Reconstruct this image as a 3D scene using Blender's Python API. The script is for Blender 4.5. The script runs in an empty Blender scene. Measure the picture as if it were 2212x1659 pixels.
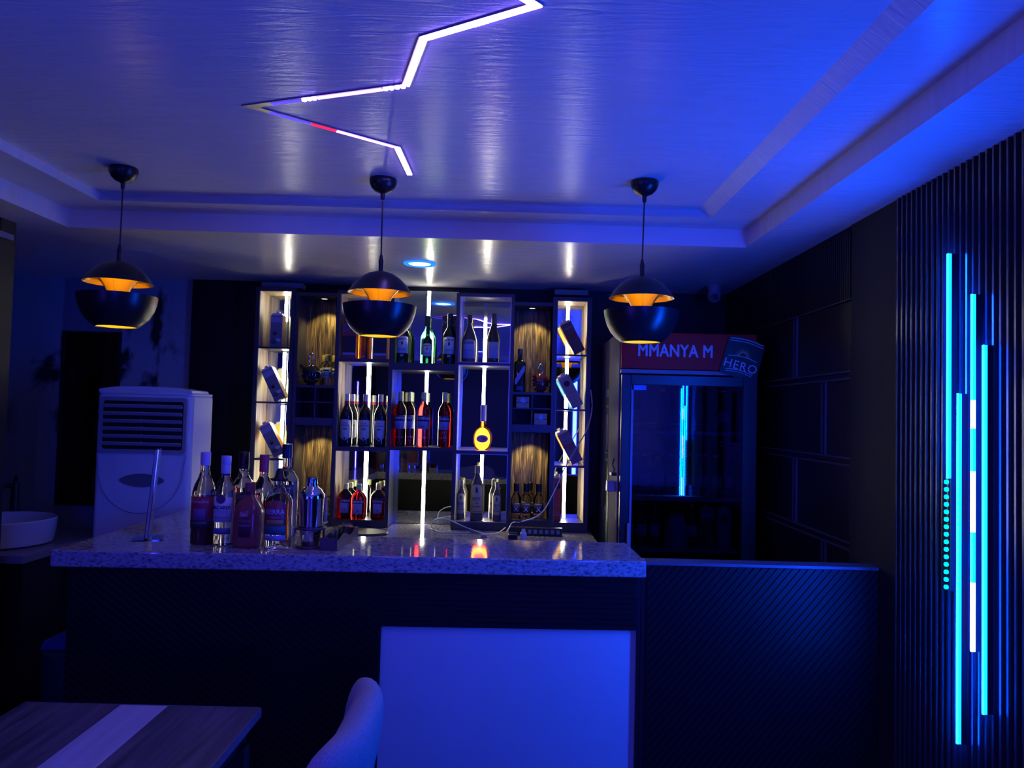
import bpy, bmesh, math, random
from mathutils import Vector, Matrix
random.seed(7)
C = bpy.context.scene.collection
PI = math.pi
# ------------------------------------------------------------------ camera
F = 1660.0; CXP = 1106.0; CYP = 829.5; H = 1.55
_r = math.radians(1.43)
_y = Vector(((1098-CXP)/F, -(894-CYP)/F, 1.0)).normalized()
_z0 = Vector((math.sin(_r), math.cos(_r), 0.0))
_z = (_z0 - _z0.dot(_y)*_y).normalized()
_x = _y.cross(_z)
if _x[0] < 0: _x = -_x
def ray(px, py):
    d = Vector(((px-CXP)/F, -(py-CYP)/F, 1.0))
    return Vector((_x.dot(d), _y.dot(d), _z.dot(d)))
def atY(px, py, y):
    d = ray(px, py); t = y/d.y
    return Vector((d.x*t, y, d.z*t+H))
def atZ(px, py, z):
    d = ray(px, py); t = (z-H)/d.z
    return Vector((d.x*t, d.y*t, z))
cam = bpy.data.cameras.new('camera'); camo = bpy.data.objects.new('camera', cam); C.objects.link(camo)
cam.sensor_width = 36; cam.lens = 36*F/2212; cam.clip_start = 0.05
# camera axes in world: columns right, up, back
R = Vector((_x[0], _y[0], _z[0])); U = Vector((_x[1], _y[1], _z[1])); Fw = Vector((_x[2], _y[2], _z[2]))
M = Matrix((R, U, -Fw)).transposed().to_4x4()
camo.matrix_world = Matrix.Translation((0, 0, H)) @ M
bpy.context.scene.camera = camo

# ------------------------------------------------------------------ materials
MATS = {}
def mat(name, col, rough=0.5, metal=0.0, spec=0.5, trans=0.0, ior=1.45, coat=0.0, emit=None, es=0.0, bump=None):
    if name in MATS: return MATS[name]
    m = bpy.data.materials.new(name); m.use_nodes = True
    b = m.node_tree.nodes['Principled BSDF']
    b.inputs['Base Color'].default_value = (*col, 1); b.inputs['Roughness'].default_value = rough
    b.inputs['Metallic'].default_value = metal; b.inputs['Specular IOR Level'].default_value = spec
    b.inputs['Transmission Weight'].default_value = trans; b.inputs['IOR'].default_value = ior
    b.inputs['Coat Weight'].default_value = coat; b.inputs['Coat Roughness'].default_value = 0.05
    if emit:
        b.inputs['Emission Color'].default_value = (*emit, 1); b.inputs['Emission Strength'].default_value = es
    # slight procedural variation of the surface
    nt = m.node_tree
    if bump:
        sc, st, ds = bump[:3]
        tc = nt.nodes.new('ShaderNodeTexCoord'); mp = nt.nodes.new('ShaderNodeMapping')
        mp.inputs['Scale'].default_value = sc
        n = nt.nodes.new('ShaderNodeTexNoise'); n.inputs['Scale'].default_value = 1.0; n.inputs['Detail'].default_value = bump[3] if len(bump) > 3 else 5
        bp = nt.nodes.new('ShaderNodeBump'); bp.inputs['Strength'].default_value = st; bp.inputs['Distance'].default_value = ds
        nt.links.new(tc.outputs['Object'], mp.inputs['Vector']); nt.links.new(mp.outputs['Vector'], n.inputs['Vector'])
        nt.links.new(n.outputs['Fac'], bp.inputs['Height']); nt.links.new(bp.outputs['Normal'], b.inputs['Normal'])
    MATS[name] = m; return m
def emis(name, col, s):
    if name in MATS: return MATS[name]
    m = bpy.data.materials.new(name); m.use_nodes = True; nt = m.node_tree; nt.nodes.clear()
    e = nt.nodes.new('ShaderNodeEmission'); e.inputs['Color'].default_value = (*col, 1); e.inputs['Strength'].default_value = s
    o = nt.nodes.new('ShaderNodeOutputMaterial'); nt.links.new(e.outputs[0], o.inputs[0])
    MATS[name] = m; return m
def noisecol(name, c1, c2, scale, rough, lo=0.4, hi=0.6, spec=0.5, coat=0.0, detail=6, dist=0.0, bump=0.0, metal=0.0, c3=None, bdist=0.002):
    m = mat(name, c1, rough, metal, spec, coat=coat); nt = m.node_tree; b = nt.nodes['Principled BSDF']
    tc = nt.nodes.new('ShaderNodeTexCoord'); mp = nt.nodes.new('ShaderNodeMapping'); mp.inputs['Scale'].default_value = scale
    n = nt.nodes.new('ShaderNodeTexNoise'); n.inputs['Scale'].default_value = 1; n.inputs['Detail'].default_value = detail
    n.inputs['Distortion'].default_value = dist
    r = nt.nodes.new('ShaderNodeValToRGB'); e = r.color_ramp.elements
    e[0].position = lo; e[0].color = (*c1, 1); e[1].position = hi; e[1].color = (*c2, 1)
    if c3:
        q = e.new((lo+hi)/2); q.color = (*c3, 1)
    nt.links.new(tc.outputs['Object'], mp.inputs['Vector']); nt.links.new(mp.outputs['Vector'], n.inputs['Vector'])
    nt.links.new(n.outputs['Fac'], r.inputs['Fac']); nt.links.new(r.outputs['Color'], b.inputs['Base Color'])
    if bump:
        bp = nt.nodes.new('ShaderNodeBump'); bp.inputs['Strength'].default_value = bump; bp.inputs['Distance'].default_value = bdist
        nt.links.new(n.outputs['Fac'], bp.inputs['Height']); nt.links.new(bp.outputs['Normal'], b.inputs['Normal'])
    return m
def thin_glass(name, tint=(0.9, 0.95, 1.0), ior=1.5, extra=0.0):
    m = bpy.data.materials.new(name); m.use_nodes = True; nt = m.node_tree; nt.nodes.clear()
    t = nt.nodes.new('ShaderNodeBsdfTransparent'); t.inputs['Color'].default_value = (*tint, 1)
    g = nt.nodes.new('ShaderNodeBsdfGlossy'); g.inputs['Roughness'].default_value = 0.02
    f = nt.nodes.new('ShaderNodeFresnel'); f.inputs['IOR'].default_value = ior
    a = nt.nodes.new('ShaderNodeMath'); a.operation = 'ADD'; a.inputs[1].default_value = extra
    x = nt.nodes.new('ShaderNodeMixShader'); o = nt.nodes.new('ShaderNodeOutputMaterial')
    nt.links.new(f.outputs[0], a.inputs[0]); nt.links.new(a.outputs[0], x.inputs[0])
    nt.links.new(t.outputs[0], x.inputs[1]); nt.links.new(g.outputs[0], x.inputs[2]); nt.links.new(x.outputs[0], o.inputs[0])
    MATS[name] = m; return m

BLK = mat('black laminate', (0.010, 0.010, 0.012), 0.4, spec=0.3, bump=((3, 3, 60), 0.05, 0.001))
BLKG = mat('black gloss slats', (0.035, 0.035, 0.04), 0.2, spec=0.4)
BLKC = mat('black grooved laminate', (0.006, 0.006, 0.007), 0.42, spec=0.25)
TRIM2 = mat('dull inlay strip', (0.10, 0.09, 0.12), 0.45, 0.3)
BLKM = mat('black matt metal', (0.02, 0.02, 0.022), 0.45, 0.3)
FRAME = mat('graphite shelf frame', (0.05, 0.05, 0.06), 0.3, 0.2)
CEIL = noisecol('painted ceiling', (0.58, 0.58, 0.60), (0.63, 0.63, 0.65), (4, 26, 4), 0.24, 0.3, 0.7, spec=0.13, detail=4, dist=1.6, bump=1.0, bdist=0.003)
COVE = mat('cove paint', (0.62, 0.62, 0.64), 0.6)
WOOD = noisecol('weathered wood', (0.03, 0.018, 0.007), (0.32, 0.21, 0.09), (75, 10, 4.5), 0.5, 0.38, 0.66, detail=10, dist=1.6, bump=0.3, c3=(0.13, 0.085, 0.035))
WOODP = noisecol('pale wood veneer', (0.2, 0.14, 0.08), (0.42, 0.33, 0.22), (30, 30, 3), 0.45, 0.35, 0.65, detail=6, dist=0.8)
MARB = noisecol('speckled stone', (0.10, 0.095, 0.11), (0.40, 0.37, 0.39), (70, 130, 130), 0.06, 0.34, 0.60, spec=0.8, detail=8, dist=0.5, c3=(0.30, 0.28, 0.30))
WMARB = noisecol('veined marble', (0.03, 0.03, 0.04), (0.36, 0.38, 0.45), (1.5, 1.5, 0.8), 0.25, 0.40, 0.46, detail=12, dist=1.6)
TOPD = noisecol('dark table planks', (0.06, 0.045, 0.045), (0.2, 0.15, 0.14), (45, 2.5, 20), 0.32, 0.3, 0.7, detail=8, dist=0.4, bump=0.25)
TOPL = noisecol('pale table plank', (0.5, 0.45, 0.44), (0.62, 0.56, 0.55), (45, 2.5, 20), 0.32, 0.3, 0.7, detail=8)
FAB = noisecol('woven grey fabric', (0.28, 0.26, 0.30), (0.38, 0.36, 0.40), (260, 260, 260), 0.85, 0.35, 0.65, bump=0.5)
WHITE = mat('white plastic', (0.72, 0.72, 0.74), 0.32)
WPANEL = mat('white gloss panel', (0.5, 0.5, 0.52), 0.4)
GREYP = mat('grey plastic', (0.22, 0.22, 0.24), 0.4)
DARKP = mat('dark plastic', (0.02, 0.02, 0.023), 0.35)
CHROME = mat('polished steel', (0.75, 0.76, 0.78), 0.08, 1.0)
TRIM = mat('brushed trim metal', (0.42, 0.40, 0.44), 0.32, 0.9)
MIRROR = mat('mirror', (0.50, 0.56, 0.56), 0.015, 1.0)
MIRW = mat('wavy mirror', (0.50, 0.56, 0.56), 0.015, 1.0, bump=((2.6, 2.6, 4.5), 0.35, 0.012, 0.5))
MIRD = mat('smoked mirror', (0.10, 0.10, 0.12), 0.03, 1.0, bump=((3, 3, 2), 0.3, 0.02, 0.5))
GOLD = mat('gold lacquer', (0.48, 0.27, 0.09), 0.25, 0.9)
SHADE = mat('black shade lacquer', (0.012, 0.012, 0.015), 0.3, spec=0.5)
CERAM = mat('white ceramic', (0.6, 0.6, 0.62), 0.2)
GLASS = thin_glass('fridge glass', (0.42, 0.44, 0.5), 1.5, 0.08)
ACRY = thin_glass('acrylic', (0.86, 0.86, 0.9), 1.6, 0.16)
CLEAR = mat('clear glass', (0.97, 0.98, 0.98), 0.02, trans=1.0, ior=1.45)
GREEN = mat('green glass', (0.02, 0.28, 0.06), 0.02, trans=1.0)
GREEND = mat('dark green glass', (0.01, 0.05, 0.03), 0.05, trans=0.7)
DARKB = mat('near black bottle', (0.012, 0.010, 0.016), 0.06, spec=0.7)
REDG = mat('red aperitif glass', (0.38, 0.008, 0.008), 0.03, trans=1.0)
REDD = mat('dark red bottle', (0.10, 0.012, 0.02), 0.06, trans=0.5)
AMBER = mat('amber glass', (0.95, 0.30, 0.02), 0.03, trans=1.0)
COGN = mat('cognac glass', (1.0, 0.15, 0.008), 0.04, trans=1.0)
ROSE = mat('rust liqueur', (0.30, 0.07, 0.06), 0.12, spec=0.6)
BROWNB = mat('brown cream bottle', (0.09, 0.065, 0.055), 0.3)
LW = mat('white label paper', (0.62, 0.62, 0.66), 0.5)
LCREAM = mat('cream label', (0.42, 0.36, 0.27), 0.5)
LRED = mat('red label', (0.30, 0.02, 0.05), 0.45)
LDARK = mat('dark label', (0.02, 0.02, 0.03), 0.45)
LBLUE = mat('blue label', (0.03, 0.05, 0.2), 0.4)
LPINK = mat('violet oval label', (0.5, 0.25, 0.45), 0.4)
LGREY = mat('grey label print', (0.25, 0.25, 0.28), 0.5)
LGREEN = mat('green artwork', (0.05, 0.14, 0.07), 0.5)
LORANGE = mat('orange print', (0.75, 0.28, 0.04), 0.5)
CAPW = mat('white cap', (0.62, 0.6, 0.64), 0.4)
CAPY = mat('pale gold cap', (0.62, 0.62, 0.30), 0.35, 0.3)
CAPR = mat('red cap', (0.32, 0.03, 0.03), 0.4)
CAPB = mat('black cap', (0.012, 0.012, 0.014), 0.3)
CAPSIL = mat('silver foil', (0.6, 0.6, 0.62), 0.3, 0.6)
CAPPUR = mat('violet foil', (0.35, 0.28, 0.6), 0.35, 0.3)
SIGNR = mat('red sign face', (0.55, 0.015, 0.012), 0.4, spec=0.2)
CAN = mat('dark green can artwork', (0.01, 0.035, 0.025), 0.4)
INKB = mat('dark blue ink', (0.02, 0.03, 0.12), 0.5)
PINKH = mat('pinkish leather', (0.42, 0.22, 0.24), 0.5)
TRAYW = mat('dark wood tray', (0.09, 0.05, 0.05), 0.35)
CABLEW = mat('white cable', (0.6, 0.6, 0.62), 0.4)
E_STRIP = emis('shelf led', (1.0, 0.93, 0.70), 45.0)
E_ZIG = emis('ceiling led white', (0.30, 0.16, 1.0), 42.0)
E_ZIGP = emis('ceiling led pink', (0.42, 0.16, 1.0), 8.0)
E_ZIGV = emis('ceiling led violet', (0.10, 0.06, 1.0), 1.6)
E_ZIGR = emis('ceiling led red', (1.0, 0.02, 0.10), 1.6)
E_BAR = emis('wall led cyan', (0.0002, 0.065, 1.0), 460.0)
E_BARS = emis('wall led cyan side', (0.0002, 0.03, 1.0), 45.0)
E_BARWS = emis('wall led white side', (0.08, 0.08, 1.0), 30.0)
E_BARG = emis('wall led green dots', (0.0, 0.35, 0.7), 8.0)
E_BARW = emis('wall led white', (0.02, 0.06, 1.0), 300.0)
E_BULB = emis('warm bulb', (1.0, 0.66, 0.05), 13.0)
E_SPOT = emis('warm spot', (1.0, 0.8, 0.4), 4.0)
E_DL = emis('downlight white', (0.55, 0.7, 1.0), 3.0)
E_DLR = emis('downlight ring', (0.01, 0.12, 1.0), 3.0)

# ------------------------------------------------------------------ mesh helpers
class MB:
    def __init__(s): s.b = bmesh.new()
    def box(s, x0, x1, y0, y1, z0, z1, mx=None, bev=0.0):
        r = bmesh.ops.create_cube(s.b, size=1)
        vs = r['verts']
        for v in vs:
            v.co = Vector(((x0+x1)/2+v.co.x*(x1-x0), (y0+y1)/2+v.co.y*(y1-y0), (z0+z1)/2+v.co.z*(z1-z0)))
        if bev:
            es = list({e for v in vs for e in v.link_edges})
            r2 = bmesh.ops.bevel(s.b, geom=es, offset=bev, segments=3, affect='EDGES', profile=0.5)
            vs = list({v for f in r2['faces'] for v in f.verts} | {v for v in vs if v.is_valid})
        if mx:
            for v in vs: v.co = mx @ v.co
        return s
    def lathe(s, prof, n=32, cx=0, cy=0, cz=0, mx=None, sy=1.0, sq=0.0):
        rings = []
        for (r, z) in prof:
            if r < 1e-6: rings.append([s.b.verts.new((cx, cy, cz+z))])
            else:
                ring = []
                for k in range(n):
                    a = 2*PI*k/n
                    q = 1.0
                    if sq: # squarish plan
                        ca, sa = abs(math.cos(a)), abs(math.sin(a))
                        p = 2+sq*6; q = (ca**p+sa**p)**(-1/p)
                    ring.append(s.b.verts.new((cx+r*q*math.cos(a), cy+r*q*math.sin(a)*sy, cz+z)))
                rings.append(ring)
        for a, b in zip(rings, rings[1:]):
            if len(a) == 1 and len(b) == 1: continue
            for k in range(n):
                k2 = (k+1) % n
                if len(a) == 1: s.b.faces.new((a[0], b[k2], b[k]))
                elif len(b) == 1: s.b.faces.new((a[k], a[k2], b[0]))
                else: s.b.faces.new((a[k], a[k2], b[k2], b[k]))
        if mx:
            for rg in rings:
                for v in rg: v.co = mx @ v.co
        return s
    def tube(s, pts, r, n=10, rx=None):
        pts = [Vector(p) for p in pts]; rings = []
        up = Vector((0, 0, 1))
        for i, p in enumerate(pts):
            d = (pts[min(i+1, len(pts)-1)]-pts[max(i-1, 0)]).normalized()
            a = d.cross(up)
            if a.length < 1e-3: a = d.cross(Vector((0, 1, 0)))
            a.normalize(); b = a.cross(d).normalized()
            rr = r[i] if isinstance(r, (list, tuple)) else r
            rings.append([s.b.verts.new(p+rr*(math.cos(2*PI*k/n)*a+math.sin(2*PI*k/n)*b)) for k in range(n)])
        for a, b in zip(rings, rings[1:]):
            for k in range(n):
                s.b.faces.new((a[k], a[(k+1) % n], b[(k+1) % n], b[k]))
        s.b.faces.new(rings[0][::-1]); s.b.faces.new(rings[-1])
        return s
    def prism(s, poly, y0, y1, mx=None):   # poly in x,z extruded along y
        a = [s.b.verts.new((x, y0, z)) for x, z in poly]; b = [s.b.verts.new((x, y1, z)) for x, z in poly]
        n = len(poly)
        s.b.faces.new(a); s.b.faces.new(b[::-1])
        for k in range(n): s.b.faces.new((a[k], b[k], b[(k+1) % n], a[(k+1) % n]))
        if mx:
            for v in a+b: v.co = mx @ v.co
        return s
    def slab(s, poly, z0, z1):              # poly in x,y extruded along z
        a = [s.b.verts.new((x, y, z0)) for x, y in poly]; b = [s.b.verts.new((x, y, z1)) for x, y in poly]
        n = len(poly)
        s.b.faces.new(a[::-1]); s.b.faces.new(b)
        for k in range(n): s.b.faces.new((a[k], a[(k+1) % n], b[(k+1) % n], b[k]))
        return s
    def build(s, name, m, parent=None, smooth=False, bevel=0.0):
        bmesh.ops.recalc_face_normals(s.b, faces=s.b.faces)
        me = bpy.data.meshes.new(name); s.b.to_mesh(me); s.b.free(); me.materials.append(m)
        if smooth:
            for p in me.polygons: p.use_smooth = True
            try: me.set_sharp_from_angle(angle=math.radians(38))
            except Exception: pass
        o = bpy.data.objects.new(name, me); C.objects.link(o)
        if bevel:
            b = o.modifiers.new('b', 'BEVEL'); b.width = bevel; b.segments = 3; b.limit_method = 'ANGLE'
        if parent: o.parent = parent
        return o
def curve(pts, n=6):
    P_ = [Vector(p) for p in pts]; out = []
    for i in range(len(P_)-1):
        a, b_, c, d = P_[max(i-1, 0)], P_[i], P_[i+1], P_[min(i+2, len(P_)-1)]
        for k in range(n):
            t = k/n
            out.append(0.5*((2*b_)+(c-a)*t+(2*a-5*b_+4*c-d)*t*t+(3*b_-a-3*c+d)*t**3))
    return out+[P_[-1]]
def tag(o, label=None, cat=None, group=None, kind=None):
    if label: o['label'] = label
    if cat: o['category'] = cat
    if group: o['group'] = group
    if kind: o['kind'] = kind
    return o
def thing(name, label, cat, loc=(0, 0, 0), rz=0, group=None, rot=None):
    o = bpy.data.objects.new(name, None); C.objects.link(o); o.empty_display_size = 0.05
    o.location = loc; o.rotation_euler = rot if rot else (0, 0, rz)
    return tag(o, label, cat, group)
def struct(o): o['kind'] = 'structure'; return o
def dup(o, loc, label, rz=None, group=None, parent=None, scale=None):
    c = o.copy(); C.objects.link(c); c.location = loc
    if rz is not None: c.rotation_euler = (0, 0, rz)
    if label: c['label'] = label
    if group: c['group'] = group
    if scale: c.scale = scale
    for ch in list(o.children):
        d = ch.copy(); C.objects.link(d); d.parent = c
        for g in list(ch.children):
            e = g.copy(); C.objects.link(e); e.parent = d
    return c
def text_bm(s, size, ext=0.0, align='CENTER', shear=0.0, bold=0.0, space=1.0):
    cu = bpy.data.curves.new('t', 'FONT'); cu.body = s; cu.size = size; cu.align_x = align; cu.extrude = ext; cu.shear = shear
    cu.space_character = space; cu.resolution_u = 3
    o = bpy.data.objects.new('t', cu); C.objects.link(o)
    dg = bpy.context.evaluated_depsgraph_get(); me = bpy.data.meshes.new_from_object(o.evaluated_get(dg))
    bpy.data.objects.remove(o); b = bmesh.new()
    for kk, (dx, dy) in enumerate([(0, 0)] if not bold else [(-bold, 0), (bold, 0), (0, -bold), (0, bold)]):
        n0 = len(b.verts); b.from_mesh(me); b.verts.ensure_lookup_table()
        for v in b.verts[n0:]: v.co.x += dx; v.co.y += dy; v.co.z += kk*0.00012
    bpy.data.meshes.remove(me)
    return b
def lettering(s, size, m, parent, R=None, z=0.0, y=0.0, x=0.0, name='lettering', rotz=0.0, sy=1.0, **k):
    """text standing upright facing -Y; wrapped on radius R when given"""
    b = text_bm(s, size, **k)
    if R:
        R += 0.0014
        for _ in range(2):
            bmesh.ops.triangulate(b, faces=b.faces)
            es = [e for e in b.edges if e.calc_length() > 0.005]
            if es: bmesh.ops.subdivide_edges(b, edges=es, cuts=1)
        bmesh.ops.triangulate(b, faces=b.faces)
    for v in b.verts:
        tx, tz = v.co.x+x, v.co.y
        if R:
            a = tx/R; v.co = Vector((R*math.sin(a), -R*math.cos(a)*sy-v.co.z, z+tz))
        else: v.co = Vector((tx, y-v.co.z, z+tz))
    if rotz: bmesh.ops.rotate(b, verts=b.verts, cent=(0, 0, z), matrix=Matrix.Rotation(rotz, 3, 'Y'))
    me = bpy.data.meshes.new(name); b.to_mesh(me); b.free(); me.materials.append(m)
    o = bpy.data.objects.new(name, me); C.objects.link(o); o.parent = parent
    return o
def patch(Rr, z0, z1, span, m, parent, name='label', arch=0.0, dip=0.0, off=0.0008, sy=1.0, centre=0.0, n=16):
    b = bmesh.new(); lo = []; hi = []
    for k in range(n+1):
        t = -1+2*k/n; a = centre+t*span/2; r = Rr+off
        lo.append(b.verts.new((r*math.sin(a), -r*math.cos(a)*sy, z0-dip*(1-abs(t)))))
        hi.append(b.verts.new((r*math.sin(a), -r*math.cos(a)*sy, z1+arch*math.sqrt(max(0, 1-t*t)))))
    for k in range(n): b.faces.new((lo[k], lo[k+1], hi[k+1], hi[k]))
    me = bpy.data.meshes.new(name); b.to_mesh(me); b.free(); me.materials.append(m)
    for p in me.polygons: p.use_smooth = True
    o = bpy.data.objects.new(name, me); C.objects.link(o); o.parent = parent
    md = o.modifiers.new('s', 'SOLIDIFY'); md.thickness = 0.0004; md.offset = 1
    return o

# ------------------------------------------------------------------ room shell
XR, XL, YB, YF = 1.335, -2.15, 4.72, -3.0
ZS, ZL, ZC = 2.32, 2.40, 2.435
struct(MB().box(-3.5, XR+0.1, YF, YB+0.1, -0.1, 0).build('floor', mat('dark floor tile', (0.06, 0.06, 0.07), 0.25, bump=((4, 4, 4), 0.05, 0.002))))
struct(MB().box(-3.5, XR+0.1, YB, YB+0.1, 0, 2.6).build('wall_back', BLK))
struct(MB().box(XR, XR+0.1, YF, YB, 0, 2.6).build('wall_right', BLK))
# left wall in front of the washbasin alcove, alcove side wall
struct(MB().box(XL-0.1, XL, YF, 3.28, 0, 2.6).build('wall_left', BLK))
struct(MB().box(-3.5, -3.4, 3.0, YB, 0, 2.6).build('wall_alcove', WMARB))
struct(MB().box(-3.5, XR+0.1, YF-0.1, YF, 0, 2.6).build('wall_front', mat('far plaster', (0.07, 0.07, 0.075), 0.6)))
# ceiling: lower soffit ring with raised splayed tray
def ceiling():
    mb = MB(); b = mb.b
    def ringquads(o, i):
        for k in range(4):
            k2 = (k+1) % 4
            b.faces.new([b.verts.new(p) for p in (o[k], o[k2], i[k2], i[k])])
    def rect(x0, x1, y0, y1, z, sk=0): return [Vector((x0, y0, z)), Vector((x1, y0, z)), Vector((x1, y1+sk, z)), Vector((x0, y1, z))]
    A = rect(-3.45, XR+0.05, YF, YB+0.05, ZS)
    B = rect(-1.95, 1.045, -2.2, 3.35, ZS, 0.06)
    B2 = rect(-1.95, 1.045, -2.2, 3.35, ZL, 0.06)
    D = rect(-1.74, 0.835, -2.0, 3.19, ZL, 0.03)
    E_ = rect(-1.735, 0.785, -1.96, 3.212, ZC, 0.02)
    ringquads(A, B); ringquads(B, B2); ringquads(B2, D); ringquads(D, E_)
    b.faces.new([b.verts.new(p) for p in E_])
    # slab above so that it has thickness
    mb.box(-3.5, XR+0.1, YF-0.05, YB+0.1, 2.5, 2.6)
    bmesh.ops.remove_doubles(b, verts=b.verts, dist=1e-5)
    return mb
_c = ceiling()
me = bpy.data.meshes.new('ceiling'); _c.b.to_mesh(me); _c.b.free(); me.materials.append(CEIL)
co = bpy.data.objects.new('ceiling', me); C.objects.link(co); struct(co)

# left alcove back wall finishes
struct(MB().box(-3.4, -2.74, YB-0.02, YB-0.001, 0, ZS).build('trim_1', WMARB))
struct(MB().box(-2.375, -1.942, YB-0.02, YB-0.001, 0, ZS).build('trim_2', WMARB))
struct(MB().box(-1.94, -1.51, YB-0.06, YB-0.001, 0, ZS).build('trim_3', BLK))
struct(MB().box(-2.738, -2.377, YB-0.02, YB-0.001, 1.99, ZS).build('trim_4', mat('blue grey plaster', (0.2, 0.2, 0.26), 0.6)))
struct(MB().box(-2.738, -2.377, YB-0.02, YB-0.001, 0, 0.93).build('trim_5', mat('alcove splash stone', (0.25, 0.27, 0.34), 0.3, bump=((9, 9, 9), 0.1, 0.002))))
t = thing('wall_mirror', 'tall dark smoked mirror between two marble wall panels left of the air conditioner', 'mirror', (-2.557, YB-0.012, 1.46))
MB().box(-0.165, 0.165, -0.012, 0.0, -0.52, 0.52).build('glass', MIRD, t)
f = MB(); f.box(-0.18, -0.165, -0.016, 0, -0.53, 0.53); f.box(0.165, 0.18, -0.016, 0, -0.53, 0.53); f.box(-0.165, 0.165, -0.016, 0, 0.52, 0.53); f.box(-0.165, 0.165, -0.016, 0, -0.53, -0.52)
f.build('frame', BLKM, t)
# end cap of left wall
struct(MB().box(XL-0.12, XL+0.006, 3.2, 3.3, 0, ZS).build('trim_6', BLKM))
o = MB().box(XL+0.008, XL+0.02, 3.08, 3.27, 2.235, 2.262, bev=0.004).build('wall_bracket', GREYP)
tag(o, 'small pale horizontal bar on the dark wall end at far left under ceiling', 'bracket')

# right wall: fluted cladding, smooth pilaster, panelled rear portion
mb = MB(); y = 2.605
while y > -0.9:
    mb.prism([(XR, y), (XR-0.004, y), (XR-0.022, y-0.004), (XR-0.022, y-0.012), (XR-0.004, y-0.016), (XR, y-0.016)], 0.0, ZS,
             mx=Matrix(((1, 0, 0, 0), (0, 0, 1, 0), (0, 1, 0, 0), (0, 0, 0, 1))))
    y -= 0.0305
struct(mb.build('trim_7', BLKG))
struct(MB().box(XR-0.014, XR, 2.615, 2.965, 0, ZS).build('trim_8', mat('black sheen panel', (0.02, 0.02, 0.025), 0.55, spec=0.12)))
mb = MB()
for yy in [2.99+0.02*k for k in range(86)]:
    mb.box(XR-0.008, XR, yy, yy+0.014, 2.03, ZS)
struct(mb.build('trim_9', BLK))
mb = MB()
for z in (1.752, 1.412, 1.086):
    for dz in (0, -0.028): mb.box(XR-0.008, XR, 2.966, 4.1, z+dz-0.006, z+dz+0.001)
for (yy, za, zb) in ((3.55, 1.752, 2.03), (3.22, 1.412, 1.724), (3.54, 1.086, 1.384), (3.21, 0.9, 1.058)):
    for dy in (0, 0.036): mb.box(XR-0.008, XR, yy+dy-0.004, yy+dy+0.004, za, zb)
mb.box(XR-0.012, XR, 2.966, 4.1, 2.03, 2.034)
struct(mb.build('trim_10', TRIM2))

# ------------------------------------------------------------------ wall LED bars
def led_bar(px0, y0, z0, z1, label, segs):
    t = thing('led_bar', label, 'light', (1.285, y0, z0), group='LED bars on the fluted wall')
    MB().box(0.012, 0.0295, -0.003, 0.003, 0, z1-z0).build('channel', BLKM, t)
    for (a, b_, m) in segs:
        h = z1-z0
        if m is E_BARG:
            mb = MB(); n = int((b_-a)*h/0.0205)
            for k in range(n):
                z = a*h+(k+0.5)*(b_-a)*h/n
                mb.lathe([(0, -0.0065), (0.005, -0.005), (0.0065, 0), (0.005, 0.005), (0, 0.0065)], 10, 0, 0, z)
            mb.build('diodes', m, t)
        else:
            ls = MB().box(0.001, 0.0035, -0.0035, 0.0035, a*h, b_*h).build('light_strip', m, t)
            MB().box(0.0036, 0.0118, -0.0033, 0.0033, a*h, b_*h).build('diffuser', E_BARS if m is E_BAR else E_BARWS, ls)
    return t
led_bar(0, 2.249, 1.068, 2.055, 'cyan LED bar on fluted wall reaching highest, green dots at its bottom', [(0.33, 1, E_BAR), (0.0, 0.33, E_BARG)])
led_bar(0, 2.197, 0.653, 1.640, 'cyan LED bar on fluted wall reaching lowest to the floor', [(0, 1, E_BAR)])
led_bar(0, 2.131, 0.930, 1.916, 'cyan LED bar on fluted wall with white lit stretches', [(0, 0.19, E_BARW), (0.19, 0.33, E_BAR), (0.33, 0.50, E_BARW), (0.50, 0.62, E_BAR), (0.62, 0.70, E_BARW), (0.70, 1, E_BAR)])
led_bar(0, 2.079, 0.780, 1.769, 'cyan LED bar on fluted wall standing furthest right', [(0, 1, E_BAR)])

# ------------------------------------------------------------------ zigzag ceiling LED
zz = [(-0.42, 0.95), (-0.10, 1.45), (0.037, 1.598), (-0.2187, 1.7553), (-0.2945, 2.018), (-0.7673, 2.1887), (-0.3876, 2.5002), (-0.3829, 2.7845)]
zz = [(a*1.0173, b_*1.0173) for a, b_ in zz]
def offs(pts, w):
    out = []
    for i, p in enumerate(pts):
        P = Vector(p)
        d0 = (P-Vector(pts[i-1])).normalized() if i else (Vector(pts[1])-P).normalized()
        d1 = (Vector(pts[i+1])-P).normalized() if i < len(pts)-1 else d0
        n0 = Vector((-d0.y, d0.x)); n1 = Vector((-d1.y, d1.x)); n = (n0+n1)
        n = n/max(n.length, 1e-3); c = max(n.dot(n0), 0.3)
        out.append((P+n*w/c, P-n*w/c))
    return out
t = thing('zigzag_ceiling_light', 'white zigzag LED strip set in the ceiling with a short red stretch', 'light', (0, 0, 0))
def ribbon(pts, w, z0, z1, name, m):
    o_ = offs(pts, w); mb = MB()
    for a, b_ in zip(o_, o_[1:]):
        mb.slab([tuple(a[0]), tuple(b_[0]), tuple(b_[1]), tuple(a[1])], z0, z1)
    return mb.build(name, m, t)
ribbon(zz, 0.0125, ZC-0.0035, ZC-0.001, 'channel', TRIM)
def lerp(a, b_, k): return (a[0]+(b_[0]-a[0])*k, a[1]+(b_[1]-a[1])*k)
def dots(a, b_, w, name, m, n):
    mb = MB()
    for k in range(n):
        p = lerp(a, b_, (k+0.5)/n); mb.lathe([(0, -0.003), (w, -0.002), (w, 0.002), (0, 0.002)], 12, p[0], p[1], ZC-0.005)
    mb.build(name, m, t)
W = 0.0088
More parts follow.
